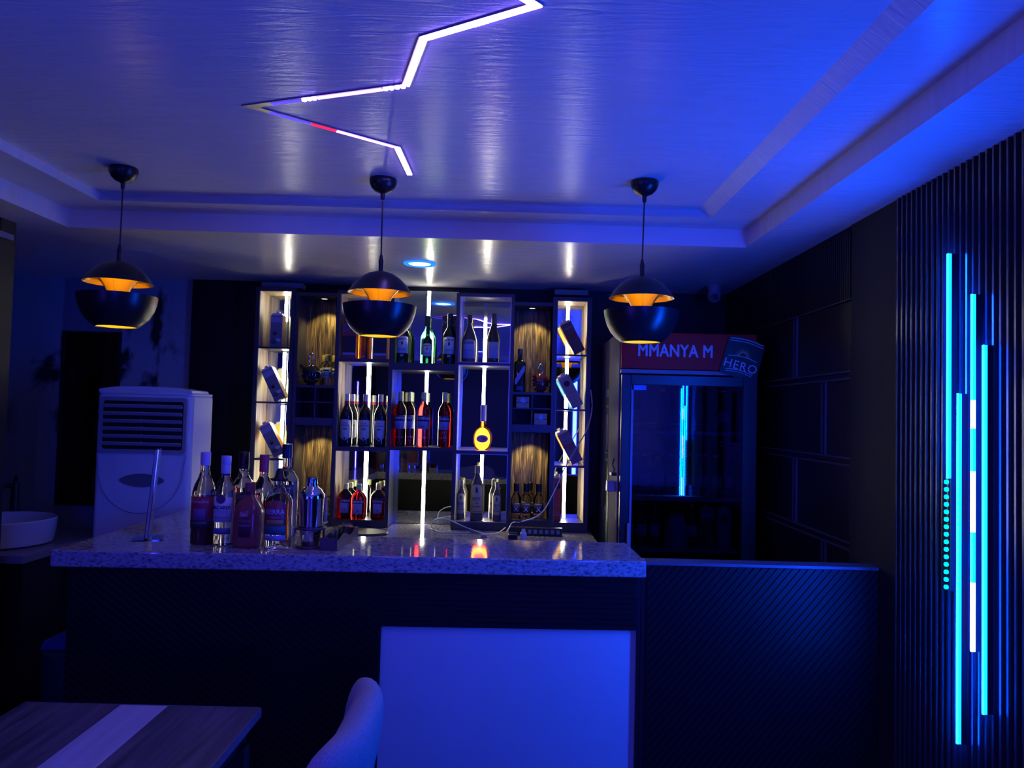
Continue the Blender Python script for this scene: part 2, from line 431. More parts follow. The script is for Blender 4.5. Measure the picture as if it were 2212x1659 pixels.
ribbon([zz[0], zz[1], zz[2], lerp(zz[2], zz[3], 0.40)], W, ZC-0.006, ZC-0.0036, 'light_strip', E_ZIG)
dots(lerp(zz[2], zz[3], 0.405), lerp(zz[2], zz[3], 0.55), W, 'diodes', E_ZIG, 4)
ribbon([lerp(zz[2], zz[3], 0.56), zz[3], lerp(zz[3], zz[4], 0.42)], W, ZC-0.006, ZC-0.0036, 'light_strip', E_ZIG)
dots(lerp(zz[3], zz[4], 0.43), lerp(zz[3], zz[4], 0.55), W, 'diodes', E_ZIG, 3)
ribbon([lerp(zz[3], zz[4], 0.56), lerp(zz[3], zz[4], 0.985)], W, ZC-0.006, ZC-0.0036, 'light_strip', E_ZIG)
dots(zz[4], lerp(zz[4], zz[5], 0.14), W*0.8, 'diodes', E_ZIG, 4)
ribbon([lerp(zz[4], zz[5], 0.145), lerp(zz[4], zz[5], 0.55)], W*0.8, ZC-0.006, ZC-0.0036, 'light_strip', E_ZIGP)
dots(lerp(zz[4], zz[5], 0.555), lerp(zz[4], zz[5], 0.65), W*0.8, 'diodes', E_ZIG, 3)
ribbon([lerp(zz[4], zz[5], 0.655), lerp(zz[4], zz[5], 0.85)], W*0.7, ZC-0.006, ZC-0.0036, 'light_strip', E_ZIGV)
ribbon([lerp(zz[5], zz[6], 0.12), lerp(zz[5], zz[6], 0.38)], W*0.6, ZC-0.006, ZC-0.0036, 'light_strip', E_ZIGV)
ribbon([lerp(zz[5], zz[6], 0.385), lerp(zz[5], zz[6], 0.55)], W*0.7, ZC-0.006, ZC-0.0036, 'light_strip', E_ZIGR)
ribbon([lerp(zz[5], zz[6], 0.56), lerp(zz[5], zz[6], 0.985)], W*0.7, ZC-0.006, ZC-0.0036, 'light_strip', E_ZIGP)
ribbon([zz[6], zz[7]], W, ZC-0.006, ZC-0.0036, 'light_strip', E_ZIG)

# ------------------------------------------------------------------ downlights
def downlight(x, y, label, z=ZS, blue=True):
    t = thing('downlight', label, 'light', (x, y, z), group='recessed downlights in the soffit')
    MB().lathe([(0.060, -0.001), (0.082, -0.001), (0.084, -0.004), (0.080, -0.007), (0.062, -0.006), (0.060, -0.001)], 40).build('ring', E_DLR, t, True)
    MB().lathe([(0, -0.0045), (0.055, -0.0045), (0.0585, -0.001), (0, -0.001)], 40).build('lens', E_DL, t, True)
    return t
downlight(-0.48, 3.97, 'round recessed downlight with blue glowing rim in the soffit above the bar')

# ------------------------------------------------------------------ pendants
def pendant(cx, cy, cz, bx, by, bz, label):
    t = thing('pendant_lamp', label, 'lamp', (bx, by, bz), group='black pendant lamps over the bar')
    cz_ = cz-bz; dx, dy = cx-bx, cy-by
    MB().lathe([(0, 0), (0.05, 0), (0.052, -0.004), (0.051, -0.018), (0.044, -0.034), (0.03, -0.048), (0.012, -0.055), (0.0085, -0.058), (0.0075, -0.075), (0.005, -0.082), (0, -0.082)], 40, dx, dy, cz_).build('canopy', SHADE, t, True)
    MB().tube([(dx, dy, cz_-0.08), (0, 0, 0.30)], 0.0028, 8).build('cord', SHADE, t, True)
    MB().lathe([(0, 0.312), (0.005, 0.311), (0.0065, 0.30), (0.0095, 0.288), (0.0085, 0.275), (0.0085, 0.242), (0, 0.242)], 24).build('cord_grip', SHADE, t, True)
    MB().lathe([(0, 0.249), (0.02, 0.2475), (0.05, 0.238), (0.08, 0.218), (0.103, 0.193), (0.1215, 0.165), (0.1205, 0.1645), (0.102, 0.191), (0.079, 0.2155), (0.05, 0.235), (0, 0.246)], 56).build('upper_shade', SHADE, t, True)
    MB().lathe([(0.1195, 0.1655), (0.110, 0.179), (0.098, 0.187), (0.084, 0.186), (0.070, 0.177), (0.057, 0.164), (0.046, 0.149), (0.038, 0.132), (0.0345, 0.118), (0.034, 0.106), (0.033, 0.106), (0.0335, 0.118), (0.037, 0.133), (0.045, 0.150), (0.056, 0.166), (0.069, 0.179), (0.084, 0.188), (0.098, 0.189), (0.110, 0.181), (0.1195, 0.1665)], 56).build('reflector', GOLD, t, True)
    MB().lathe([(0.0715, 0), (0.092, 0.014), (0.112, 0.036), (0.127, 0.064), (0.136, 0.094), (0.139, 0.118), (0.1378, 0.118), (0.1345, 0.094), (0.1255, 0.065), (0.1105, 0.038), (0.091, 0.016), (0.0705, 0.002), (0.0715, 0)], 56).build('lower_shade', SHADE, t, True)
    MB().lathe([(0.1368, 0.117), (0.1335, 0.094), (0.1245, 0.066), (0.1095, 0.039), (0.090, 0.017), (0.0700, 0.003), (0.0698, 0.004), (0.0890, 0.018), (0.1085, 0.04), (0.1235, 0.067), (0.1325, 0.095), (0.1358, 0.117)], 56).build('shade_lining', mat('yellow gold lining', (1.0, 0.80, 0.12), 0.5, 0.4), t, True)
    for k in range(3):
        a = 2*PI*k/3+0.5
        MB().tube([(0.031*math.cos(a), 0.031*math.sin(a), 0.118), (0.134*math.cos(a), 0.134*math.sin(a), 0.104)], 0.0015, 6).build('strut', BLKM, t)
    MB().lathe([(0, 0.030), (0.018, 0.034), (0.030, 0.050), (0.031, 0.064), (0.022, 0.084), (0.013, 0.1), (0, 0.1)], 24).build('bulb', E_BULB, t, True)
    MB().lathe([(0, 0.1), (0.014, 0.1), (0.014, 0.14), (0.006, 0.15), (0.006, 0.245), (0, 0.245)], 16).build('lamp_holder', DARKP, t, True)
for (cpx, cpy, bpx, bpy_, lab) in ((268, 368, 251, 707, 'black two-tier pendant lamp with gold reflector hanging leftmost, before the marble wall'),
        (827, 392, 818, 727, 'black two-tier pendant lamp with gold reflector hanging in the middle before the whiskey shelf'),
        (1395, 397, 1384, 740, 'black two-tier pendant lamp with gold reflector hanging rightmost, before the drinks fridge')):
    c_ = atZ(cpx, cpy-5, ZC); b_ = atY(bpx, bpy_, c_.y)
    pendant(b_.x+(c_.x-b_.x)*0.5, c_.y, ZC, b_.x, c_.y, b_.z, lab)

# ------------------------------------------------------------------ back bar shelf units (front y 4.5, back 4.7)
FY, BY = 4.50, 4.70
TH = 0.02
def unit(name, label, x0, x1, z0, z1, shelves, side=FRAME, inner=None, back='mirror', backmat=None, split_top=True, tl=TH, tr=TH, front_lip=True, outer_extra=0.0):
    t = thing(name, label, 'shelf', ((x0+x1)/2, BY, z0)); ox, oz = (x0+x1)/2, z0
    def X(v): return v-ox
    mb = MB()
    mb.box(X(x0-tl), X(x0), FY-BY, 0, 0, z1-z0+TH); mb.box(X(x1), X(x1+tr), FY-BY, 0, 0, z1-z0+TH)
    mb.box(X(x0), X(x1), FY-BY, 0, z1-z0, z1-z0+TH)
    mb.build('carcass', side, t)
    for (a, b_) in shelves:
        MB().box(X(x0), X(x1), FY-BY, 0, a-oz, b_-oz).build('shelf_board', side, t)
    if inner:
        mb = MB(); e = 0.003
        mb.box(X(x0), X(x0)+e, FY-BY+0.006, -0.005, 0.0, z1-z0); mb.box(X(x1)-e, X(x1), FY-BY+0.006, -0.005, 0.0, z1-z0)
        mb.box(X(x0)+e, X(x1)-e, FY-BY+0.006, -0.005, z1-z0-e, z1-z0)
        mb.build('lining', inner, t)
    MB().box(X(x0-tl), X(x1+tr), -0.004, 0, 0, z1-z0+TH).build('back_panel', backmat or MIRROR, t)
    return t
WB = 0.870  # worktop height
t1 = unit('bottle_shelf', 'narrow lit shelf tower at the left end of the back bar holding juice cartons', -1.478, -1.29, WB+0.002, 2.24, [(WB+0.002, 0.925), (1.245, 1.257), (1.577, 1.587), (1.898, 1.908)], inner=WOODP, tl=0.022, tr=0.022)
t2 = unit('bottle_shelf', 'wood backed bay with a warm spotlight between left tower and first whiskey column', -1.245, -1.025, WB+0.002, 2.215, [(WB+0.002, 0.935), (1.455, 1.50), (1.675, 1.69)], backmat=WOOD, tl=0.02, tr=0.0)
o = MB(); o.box(-0.004, 0.004, -0.19, -0.004, 1.50-WB, 1.675-WB); o.box(-0.11, 0.11, -0.19, -0.004, 1.585-WB, 1.593-WB)
o.build('pigeonhole_divider', FRAME, t2)
o = MB(); o.box(-0.11, 0.11, -0.012, -0.005, 1.50-WB, 1.675-WB); o.build('pigeonhole_back', BLK, t2)
t3 = unit('bottle_shelf', 'mirrored shelf column with aperitif and wine bottles left of the central mirror', -1.003, -0.705, WB+0.004, 2.235, [(WB+0.004, 0.912), (1.310, 1.337), (1.832, 1.852)], inner=WOODP)
# centre: open mirror with two boards
t4 = thing('bottle_shelf', 'open central mirror bay with two floating boards of bottles and tallest light strip', 'shelf', (-0.503, BY, WB))
MB().box(-0.182, 0.182, -0.004, 0, 0.003, ZS-WB-0.03).build('back_panel', MIRROR, t4)
MB().box(-0.182, 0.182, FY-BY, -0.005, 1.792-WB, 1.835-WB).build('shelf_board', FRAME, t4)
MB().box(-0.182, 0.182, FY-BY, -0.005, 1.322-WB, 1.342-WB).build('shelf_board', FRAME, t4)
t5 = unit('bottle_shelf', 'mirrored shelf column with the round glowing cognac bottle right of the central mirror', -0.300, 0.003, WB+0.002, 2.235, [(WB+0.002, 0.915), (1.312, 1.328), (1.832, 1.846)], inner=None, backmat=MIRW)
for (x0, x1, z0, z1) in ((-0.300, 0.003, 1.846, 2.235), (-0.300, 0.003, 1.328, 1.832), (-0.300, 0.003, 0.915, 1.312)):
    mb = MB(); e = 0.004; ox, oz = -0.1485, WB+0.002
    for q in ((x0, x0+e, z0, z1), (x1-e, x1, z0, z1), (x0+e, x1-e, z0, z0+e), (x0+e, x1-e, z1-e, z1)): mb.box(q[0]-ox, q[1]-ox, FY-BY+0.001, -0.006, q[2]-oz, q[3]-oz)
    mb.build('lining', TRIM, t5)
t6 = unit('bottle_shelf', 'wood backed bay with a warm spotlight between cognac column and right tower', 0.024, 0.247, WB+0.002, 2.19, [(WB+0.002, 0.935), (1.445, 1.49), (1.665, 1.68)], backmat=WOOD, tl=0.0, tr=0.0)
o = MB(); o.box(-0.002, 0.006, -0.19, -0.004, 1.49-WB, 1.665-WB); o.box(-0.111, 0.111, -0.19, -0.004, 1.578-WB, 1.586-WB)
o.build('pigeonhole_divider', FRAME, t6)
o = MB(); o.box(-0.111, 0.111, -0.012, -0.005, 1.49-WB, 1.665-WB); o.build('pigeonhole_back', BLK, t6)
t7 = unit('bottle_shelf', 'narrow lit shelf tower at the right end of the back bar beside the fridge', 0.274, 0.453, WB+0.002, 2.225, [(WB+0.002, 0.925), (1.245, 1.257), (1.577, 1.587), (1.898, 1.908)], inner=WOODP, tl=0.026, tr=0.024)
# mounting pieces above the towers
for (x, w, lab) in ((-1.37, 0.12, 'flat grey bracket plate above the left shelf tower'), (0.36, 0.10, 'flat grey bracket plate above the right shelf tower')):
    o = MB().box(x-w, x+w, 4.56, 4.655, 2.268, 2.300, bev=0.003).build('mounting_plate', GREYP); tag(o, lab, 'plate')
# light strips standing on the back panels
def strip(x, spans, z0, z1, label):
    t = thing('light_strip', label, 'light', (x, 4.688, z0), group='white LED strips on the back bar')
    MB().box(-0.010, 0.010, -0.006, 0.005, 0, z1-z0).build('channel', GREYP, t)
    for a, b_ in spans: MB().box(-0.0095, 0.0095, -0.011, -0.0065, a-z0, b_-z0).build('diffuser', E_STRIP, t)
TWS = [(0.93, 1.24), (1.262, 1.572), (1.592, 1.893), (1.913, 2.238)]
for (x, tt) in ((-1.371, 'left tower'), (0.350, 'right tower')):
    for i, (a, b_) in enumerate(TWS):
        a2 = a+0.17 if (i == 3 and x < 0) else a
        lab = 'white LED strip in the %s cell of the %s' % (['bottom', 'lower middle', 'upper middle', 'top'][i], tt)
        strip(x, [(a2, b_-0.002)], a, b_-0.002, lab)
strip(-0.857, [(0.914, 1.308)], 0.914, 1.308, 'white LED strip behind the short aperitif bottles')
strip(-0.857, [(1.339, 1.83)], 1.339, 1.83, 'white LED strip behind the blue-white labelled wines')
strip(-0.857, [(1.854, 2.1)], 1.854, 2.1, 'white LED strip behind the orange lit whiskey boxes')
strip(-0.5022, [(0.874, 1.32)], 0.874, 1.32, 'white LED strip on the open mirror below the red aperitif board')
strip(-0.5022, [(1.344, 1.79)], 1.344, 1.79, 'white LED strip on the central mirror behind the red aperitif bottles')
strip(-0.5022, [(1.837, 2.288)], 1.837, 2.288, 'white LED strip above the green whiskey bottle touching the ceiling')
strip(-0.153, [(0.917, 1.308)], 0.917, 1.308, 'white LED strip behind the tall cream liqueur bottle')
strip(-0.153, [(1.334, 1.827)], 1.334, 1.827, 'white LED strip behind the round cognac bottle')
strip(-0.153, [(1.852, 2.13)], 1.852, 2.226, 'white LED strip between two dark bottles on top right shelf')
# bay spotlights
for (x, zt, lab) in ((-1.118, 2.215, 'tiny warm spotlight in the top of the left wood bay'), (0.128, 2.19, 'tiny warm spotlight in the top of the right wood bay'),
                     (-1.135, 1.455, 'tiny warm spotlight under the pigeonholes of the left wood bay'), (0.135, 1.445, 'tiny warm spotlight under the pigeonholes of the right wood bay')):
    t = thing('spotlight', lab, 'light', (x, 4.585, zt))
    MB().lathe([(0.019, 0), (0.024, -0.001), (0.025, -0.005), (0.019, -0.006), (0.019, 0)], 24).build('ring', DARKP, t, True)
    MB().lathe([(0, -0.0015), (0.018, -0.0015), (0.018, -0.004), (0, -0.004)], 24).build('lens', E_SPOT, t, True)
    ld = bpy.data.lights.new('spot', 'SPOT'); ld.energy = 6.0; ld.color = (1.0, 0.82, 0.30); ld.spot_size = math.radians(95); ld.spot_blend = 0.5; ld.shadow_soft_size = 0.01
    lo = bpy.data.objects.new('spot_lamp', ld); C.objects.link(lo); lo.parent = t; lo.location = (0, 0, -0.008); lo.rotation_euler = (math.radians(12), 0, 0)

# ------------------------------------------------------------------ back worktop and base cabinets
o = MB().box(-1.50, 0.50, 4.08, BY+0.015, WB-0.04, WB, bev=0.004).build('worktop', MARB); tag(o, 'glossy stone back worktop running under the bottle shelves', 'worktop')
t = thing('base_cabinet', 'black base cabinets under the back worktop behind the bar', 'cabinet', (-0.5, 4.4, 0))
MB().box(-0.99, 0.99, -0.28, 0.3, 0.0, WB-0.041).build('body', BLK, t)
for k in range(4): MB().box(-0.98+0.495*k, -0.98+0.495*k+0.485, -0.30, -0.281, 0.08, WB-0.06).build('door', BLK, t)

# ------------------------------------------------------------------ front bar counter
ya, yb = 2.636, 2.686
def fy(x): return ya+(x+1.5435)/(0.493+1.5435)*(yb-ya)
ct = MB(); ct.slab([(-1.5435, ya), (0.493, yb), (0.482, 3.078), (-1.06, 3.078), (-1.06, 3.86), (-1.5435, 3.86)], 0.993, 1.05)
o = ct.build('countertop', MARB, bevel=0.006); tag(o, 'thick speckled stone bar countertop with glossy top and L-shaped left wing', 'countertop')
t = thing('bar_counter', 'black bar counter front with grooved panels around a white recessed panel', 'counter', (0, 2.69, 0))
def gy(x): return fy(x)-2.69+0.045
def clip(poly, x0, x1, z0, z1):
    for (ax, lim, sg) in ((0, x0, 1), (0, x1, -1), (1, z0, 1), (1, z1, -1)):
        out = []
        for i in range(len(poly)):
            a, b_ = poly[i], poly[(i+1) % len(poly)]
            da, db = sg*(a[ax]-lim), sg*(b_[ax]-lim)
            if da >= 0: out.append(a)
            if da*db < 0:
                k = da/(da-db); out.append((a[0]+(b_[0]-a[0])*k, a[1]+(b_[1]-a[1])*k))
        poly = out
        if len(poly) < 3: return []
    return poly
def grooved(x0, x1, z0, z1, ang, name, par, yfun, pitch=0.021, gap=0.004, dep=0.006):
    mb = MB(); cx, cz = (x0+x1)/2, (z0+z1)/2; d = Vector((math.cos(ang), math.sin(ang))); n = Vector((-d.y, d.x))
    L = math.hypot(x1-x0, z1-z0); k = -int(L/pitch)
    while k*pitch < L:
        a = k*pitch; b_ = a+pitch-gap
        p = [Vector((cx, cz))+d*s_*L+n*q for (s_, q) in ((-1, a), (1, a), (1, b_), (-1, b_))]
        p = clip([tuple(v) for v in p], x0, x1, z0, z1)
        if len(p) >= 3: mb.prism(p, -dep, 0.0)
        k += 1
    for v in mb.b.verts: v.co.y += yfun(v.co.x)
    return mb.build(name, BLKC, par)
def carc(mb, x0, x1, y0off, y1, z0, z1):
    mb.slab([(x0, gy(x0)+y0off), (x1, gy(x1)+y0off), (x1, y1), (x0, y1)], z0, z1)
mb = MB(); carc(mb, -1.50, -0.425, 0.0, 0.36, 0, 0.992); carc(mb, -0.425, 0.470, 0.0, 0.36, 0.80, 0.992); carc(mb, 0.470, 0.482, 0.0, 0.36, 0, 0.992)
carc(mb, -0.425, 0.470, 0.10, 0.36, 0, 0.80)
mb.box(-1.50, -1.09, 0.36, 1.15, 0, 0.992)
carc(mb, 0.4695, 0.4705, -0.005, 0.1, 0, 0.80)
mb.build('carcass', BLK, t)
grooved(-1.50, -0.432, 0.0, 0.990, math.radians(-37), 'grooved_panel', t, gy)
grooved(-0.428, 0.468, 0.802, 0.990, 0.0, 'grooved_panel', t, gy, pitch=0.0185, gap=0.003)
mb = MB(); mb.slab([(-0.425, gy(-0.425)+0.010), (0.470, gy(0.470)+0.010), (0.470, gy(0.47)+0.098), (-0.425, gy(-0.425)+0.098)], 0.002, 0.80)
w = mb.build('recessed_panel', WPANEL, t); tag(w, 'plain white glossy panel')
# low half wall to the right of the counter
t = thing('half_wall', 'black low wall with diagonal grooves joining the bar counter to the right wall', 'partition', (0.92, 2.69, 0))
hy = lambda x: 0.045
MB().box(0.485-0.92, 1.318-0.92, 0.045, 0.10, 0, 1.030).build('core', BLK, t)
grooved(0.505-0.92, 1.318-0.92, 0.0, 1.028, math.radians(50), 'grooved_panel', t, lambda x: 0.045)
MB().box(0.497-0.92, 1.318-0.92, 0.030, 0.11, 1.0305, 1.042, bev=0.002).build('top_trim', TRIM2, t)

# ------------------------------------------------------------------ fridge
FX0, FX1, F0, F1 = 0.567, 1.262, 3.90, 4.66
t = thing('drinks_fridge', 'tall glass door drinks fridge with red lit-less header sign standing in the right rear corner', 'fridge', ((FX0+FX1)/2, F0, 0))
t['label'] = 'tall glass-door drinks fridge with a red header sign in the right rear corner'
w2 = (FX1-FX0)/2; dp = F1-F0
mb = MB()
mb.box(-w2, -w2+0.03, 0.03, dp, 0.05, 1.79); mb.box(w2-0.03, w2, 0.03, dp, 0.05, 1.79); mb.box(-w2+0.03, w2-0.03, dp-0.03, dp, 0.05, 1.79)
mb.box(-w2+0.03, w2-0.03, 0.03, dp-0.03, 0.05, 0.28); mb.box(-w2, w2, 0.03, dp, 1.79, 1.98)
mb.build('cabinet_body', mat('fridge body', (0.03, 0.03, 0.036), 0.4), t)
MB().box(-w2+0.002, w2-0.002, 0.0, 0.029, 1.795, 1.985, bev=0.006).build('header_sign', SIGNR, t)
hs = [c for c in t.children if c.name.startswith('header_sign')][0]
sgn = lettering('MMANYA M', 0.088, mat('sign white', (0.62, 0.62, 0.66), 0.5), hs, z=1.862, y=-0.002, x=0, bold=0.0022, ext=0.001, space=1.04)
for v in sgn.data.vertices: v.co.x = v.co.x*0.80-0.072
# can artwork standing out of the sign at its right end
cg = MB(); mxr = Matrix.Translation((0.262, -0.004, 1.845)) @ Matrix.Rotation(math.radians(15), 4, 'Y')
pts = [(-0.095, -0.085), (0.095, -0.085)] + [(0.095*math.cos(a), 0.100+0.022*math.sin(a)) for a in [PI*k/12 for k in range(13)]]
cg.prism(pts, -0.012, 0.003, mx=mxr); can = cg.build('can_artwork', CAN, t)
SW = mat('sign white', (0.62, 0.62, 0.66), 0.5)
def onmx(o_, m_):
    for v in o_.data.vertices: v.co = m_ @ v.co
l = lettering('HERO', 0.062, SW, can, z=-0.045, y=-0.013, x=0.0, ext=0.0005, space=1.12); onmx(l, mxr)
mb = MB()
for (z, h, wd) in ((0.012, 0.003, 0.075), (-0.058, 0.003, 0.07), (-0.068, 0.002, 0.07), (0.100, 0.004, 0.085), (0.088, 0.003, 0.087)):
    for k in range(10):
        a = -wd+2*wd*k/10; b_ = a+2*wd/10
        mb.box(a, b_, -0.0145, -0.0125, z+0.010*(1-(a/wd)**2), z+h+0.010*(1-(a/wd)**2))
o = mb.build('can_lines', SW, can); onmx(o, mxr)
mb = MB()
for k in range(13):
    a = PI*(k+0.5)/13
    p0 = Vector((0.018*math.cos(a), 0.024+0.018*math.sin(a))); p1 = Vector((0.045*math.cos(a), 0.024+0.045*math.sin(a))); n = Vector((-math.sin(a), math.cos(a)))*0.0028
    mb.prism([tuple(p0-n), tuple(p1), tuple(p0+n)], -0.0145, -0.0125)
o = mb.build('can_rays', mat('leaf gold', (0.35, 0.38, 0.16), 0.5), can); onmx(o, mxr)
MB().box(-w2, w2, -0.008, 0.02, 1.772, 1.793, bev=0.003).build('header_ledge', GREYP, t)
# door
dr = MB(); dz0, dz1 = 0.12, 1.765
dr.box(-w2+0.004, -w2+0.05, -0.018, 0.026, dz0, dz1); dr.box(w2-0.075, w2-0.004, -0.018, 0.026, dz0, dz1)
dr.box(-w2+0.05, w2-0.075, -0.018, 0.026, dz1-0.05, dz1); dr.box(-w2+0.05, w2-0.075, -0.018, 0.026, dz0, dz0+0.06)
door = dr.build('door_frame', mat('fridge door frame', (0.025, 0.025, 0.03), 0.3), t, bevel=0.003)
MB().box(-w2+0.05, w2-0.075, 0.0, 0.006, dz0+0.06, dz1-0.05).build('door_glass', GLASS, door)
MB().box(-w2+0.040, -w2+0.055, -0.045, -0.030, 0.82, 1.02, bev=0.003).build('door_handle', mat('pale handle', (0.45, 0.43, 0.48), 0.35), door)
mb = MB(); mb.box(-w2+0.038, -w2+0.056, -0.032, -0.018, 0.825, 0.845); mb.box(-w2+0.038, -w2+0.056, -0.032, -0.018, 0.995, 1.015); mb.build('handle_mount', DARKP, door)
MB().box(-w2+0.055, -w2+0.066, -0.004, -0.001, dz0+0.3, dz1-0.052).build('glass_edge', mat('blue gasket', (0.25, 0.35, 0.55), 0.4), door)
MB().box(-w2+0.058, -w2+0.13, -0.004, -0.001, 1.688, 1.712).build('sticker', mat('blue sticker', (0.1, 0.35, 0.8), 0.4), door)
for z in (1.48, 1.14, 0.88, 0.58):
    s_ = MB().box(-w2+0.035, w2-0.035, 0.05, dp-0.04, z-0.006, z).build('shelf', mat('wire shelf white', (0.36, 0.36, 0.42), 0.4), t)
    MB().box(-w2+0.035, w2-0.035, 0.043, 0.049, z-0.014, z+0.004).build('shelf_front', mat('wire shelf white', (0.36, 0.36, 0.42), 0.4), s_)
    for k in range(3):
        xa = -w2+0.04+k*0.208; xb = xa+0.17
        MB().tube([(xa, 0.044, z), (xa, 0.044, z+0.036), (xa+0.005, 0.044, z+0.04), (xb-0.005, 0.044, z+0.04), (xb, 0.044, z+0.036), (xb, 0.044, z)], 0.0018, 6).build('rail', mat('wire shelf white', (0.36, 0.36, 0.42), 0.4), s_)
# side of the fridge: pale printed panel with a green bottle picture
sd = MB().box(-w2-0.004, -w2-0.0005, 0.035, dp, 0.05, 1.985).build('side_print', mat('pale side print', (0.42, 0.41, 0.40), 0.12, bump=((6, 3, 3), 0.15, 0.004)), t)
mxs = Matrix(((0, 1, 0, -w2), (1, 0, 0, 0.45), (0, 0, 1, 0), (0, 0, 0, 1)))
mb = MB(); hp = [(0.10, 0.35), (0.10, 1.05), (0.085, 1.15), (0.05, 1.3), (0.042, 1.62), (0.046, 1.64), (0.046, 1.72)]
mb.prism([(a, b_) for a, b_ in hp]+[(-a, b_) for a, b_ in hp[::-1]], -0.0065, -0.0045, mx=mxs); mb.build('bottle_print', LGREEN, sd)
mb = MB()
for (z0_, z1_, ww) in ((1.66, 1.70, 0.047), (1.60, 1.612, 0.045), (1.34, 1.35, 0.052), (1.30, 1.312, 0.056), (1.36, 1.56, 0.02)):
    mb.prism([(-ww, z0_), (ww, z0_), (ww, z1_), (-ww, z1_)], -0.0080, -0.0068, mx=mxs)
mb.prism([(0.095*math.cos(2*PI*k/28), 0.90+0.15*math.sin(2*PI*k/28)) for k in range(28)], -0.0080, -0.0068, mx=mxs)
mb.build('print_bands', mat('print white', (0.5, 0.5, 0.56), 0.4), sd)
mb = MB(); mb.prism([(0.078*math.cos(2*PI*k/28), 0.90+0.125*math.sin(2*PI*k/28)) for k in range(28)], -0.0090, -0.0082, mx=mxs); mb.build('print_badge', LGREEN, sd)
mb = MB(); mb.box(-w2-0.045, -w2-0.005, 0.10, 0.16, 1.16, 1.215, bev=0.003)
o = mb.build('side_lock', mat('pale lock', (0.45, 0.43, 0.55), 0.4), t)
mb = MB(); mb.box(-w2-0.03, -w2-0.005, 0.06, 0.13, 1.245, 1.262, bev=0.002); mb.tube([(-w2-0.02, 0.08, 1.25), (-w2-0.015, 0.06, 1.28), (-w2-0.02, 0.1, 1.30), (-w2-0.01, 0.12, 1.33)], 0.004, 6); mb.build('lock_chain', DARKP, o)
FRX = (FX0+FX1)/2

# ------------------------------------------------------------------ CCTV camera
t = thing('security_camera', 'small white dome security camera under the ceiling in the dark right corner', 'camera', (1.17, 4.40, ZS))
MB().lathe([(0, 0), (0.04, 0), (0.042, -0.008), (0.038, -0.03), (0.036, -0.045), (0, -0.045)], 28).build('mount', GREYP, t, True)
MB().lathe([(0.036, -0.042), (0.038, -0.055), (0.036, -0.078), (0.022, -0.097), (0, -0.104)], 28).build('camera_head', GREYP, t, True)
MB().lathe([(0, 0), (0.018, 0), (0.02, 0.012), (0, 0.014)], 20, mx=Matrix.Translation((-0.008, -0.026, -0.075)) @ Matrix.Rotation(PI/2, 4, 'X')).build('lens', DARKP, t, True)

# ------------------------------------------------------------------ air conditioner
t = thing('air_conditioner', 'tall white floor standing air conditioner with a dark louvred outlet', 'air conditioner', (-1.845, 3.9, 0))
mb = MB(); out = []
for (dx, dy) in [(-0.240, 0.03), (-0.236, 0.012), (-0.222, 0.002), (-0.12, -0.006), (0, -0.009), (0.12, -0.006), (0.222, 0.002), (0.236, 0.012), (0.242, 0.03), (0.262, 0.20), (0.255, 0.24), (-0.255, 0.24), (-0.262, 0.20)]: out.append((dx, dy))
mb.slab(out, 0, 1.60)
body = mb
tp = [(x*0.985, 0.006+y*0.96) for x, y in out]
mb.slab(out, 1.60, 1.615)
o = mb.build('body', WHITE, t, bevel=0.008)
mb = MB(); mb.prism([(-0.238, 1.612), (0.242, 1.612), (0.236, 1.628), (0.15, 1.640), (0.0, 1.644), (-0.15, 1.640), (-0.232, 1.628)], 0.004, 0.225); mb.build('top_cover', WHITE, t, bevel=0.004)
def rr(x0, x1, z0, z1, r, n=6):
    p = []
    for (cx, cz, a0) in ((x1-r, z1-r, 0), (x0+r, z1-r, PI/2), (x0+r, z0+r, PI), (x1-r, z0+r, 1.5*PI)):
        for k in range(n+1): p.append((cx+r*math.cos(a0+PI/2*k/n), cz+r*math.sin(a0+PI/2*k/n)))
    return p
def frame_bm(o_, i_, y0, y1):
    mb = MB(); b = mb.b; n = len(o_)
    q = [[b.verts.new((x, y, z)) for x, z in pp] for pp, y in ((o_, y0), (i_, y0), (i_, y1), (o_, y1))]
    for a, c in ((0, 1), (1, 2), (2, 3), (3, 0)):
        for k in range(n): b.faces.new((q[a][k], q[a][(k+1) % n], q[c][(k+1) % n], q[c][k]))
    return mb
of = rr(-0.215, 0.235-0.01, 1.305, 1.588, 0.02); inf = rr(-0.198, 0.208, 1.325, 1.568, 0.012)
frame_bm(of, inf, -0.016, 0.0).build('outlet_frame', mat('outlet frame grey', (0.30, 0.30, 0.34), 0.4), t)
MB().prism(rr(-0.2, 0.21, 1.322, 1.572, 0.012), -0.0105, -0.009).build('outlet_cavity', mat('outlet dark', (0.008, 0.008, 0.01), 0.5), t)
for k in range(6):
    z = 1.345+k*0.038
    MB().box(-0.193, 0.203, -0.004, 0.004, -0.0035, 0.0035, mx=Matrix.Translation((0, -0.0205, z+0.008)) @ Matrix.Rotation(math.radians(-50), 4, 'X') @ Matrix.Diagonal((1, 2.2, 1, 1))).build('louvre', mat('louvre grey', (0.34, 0.34, 0.38), 0.35), t)
mb = MB()
for k in range(6): mb.box(-0.002, 0.002, -0.026, -0.012, 1.352+k*0.038, 1.366+k*0.038)
mb.build('louvre_link', GREYP, t)
MB().prism([(0.112*math.cos(2*PI*k/40)+0.01, 1.170+0.034*math.sin(2*PI*k/40)*(1-0.25*math.cos(2*PI*k/40)**2)) for k in range(40)], -0.0125, -0.006).build('badge', mat('badge grey', (0.16, 0.17, 0.19), 0.3), t)
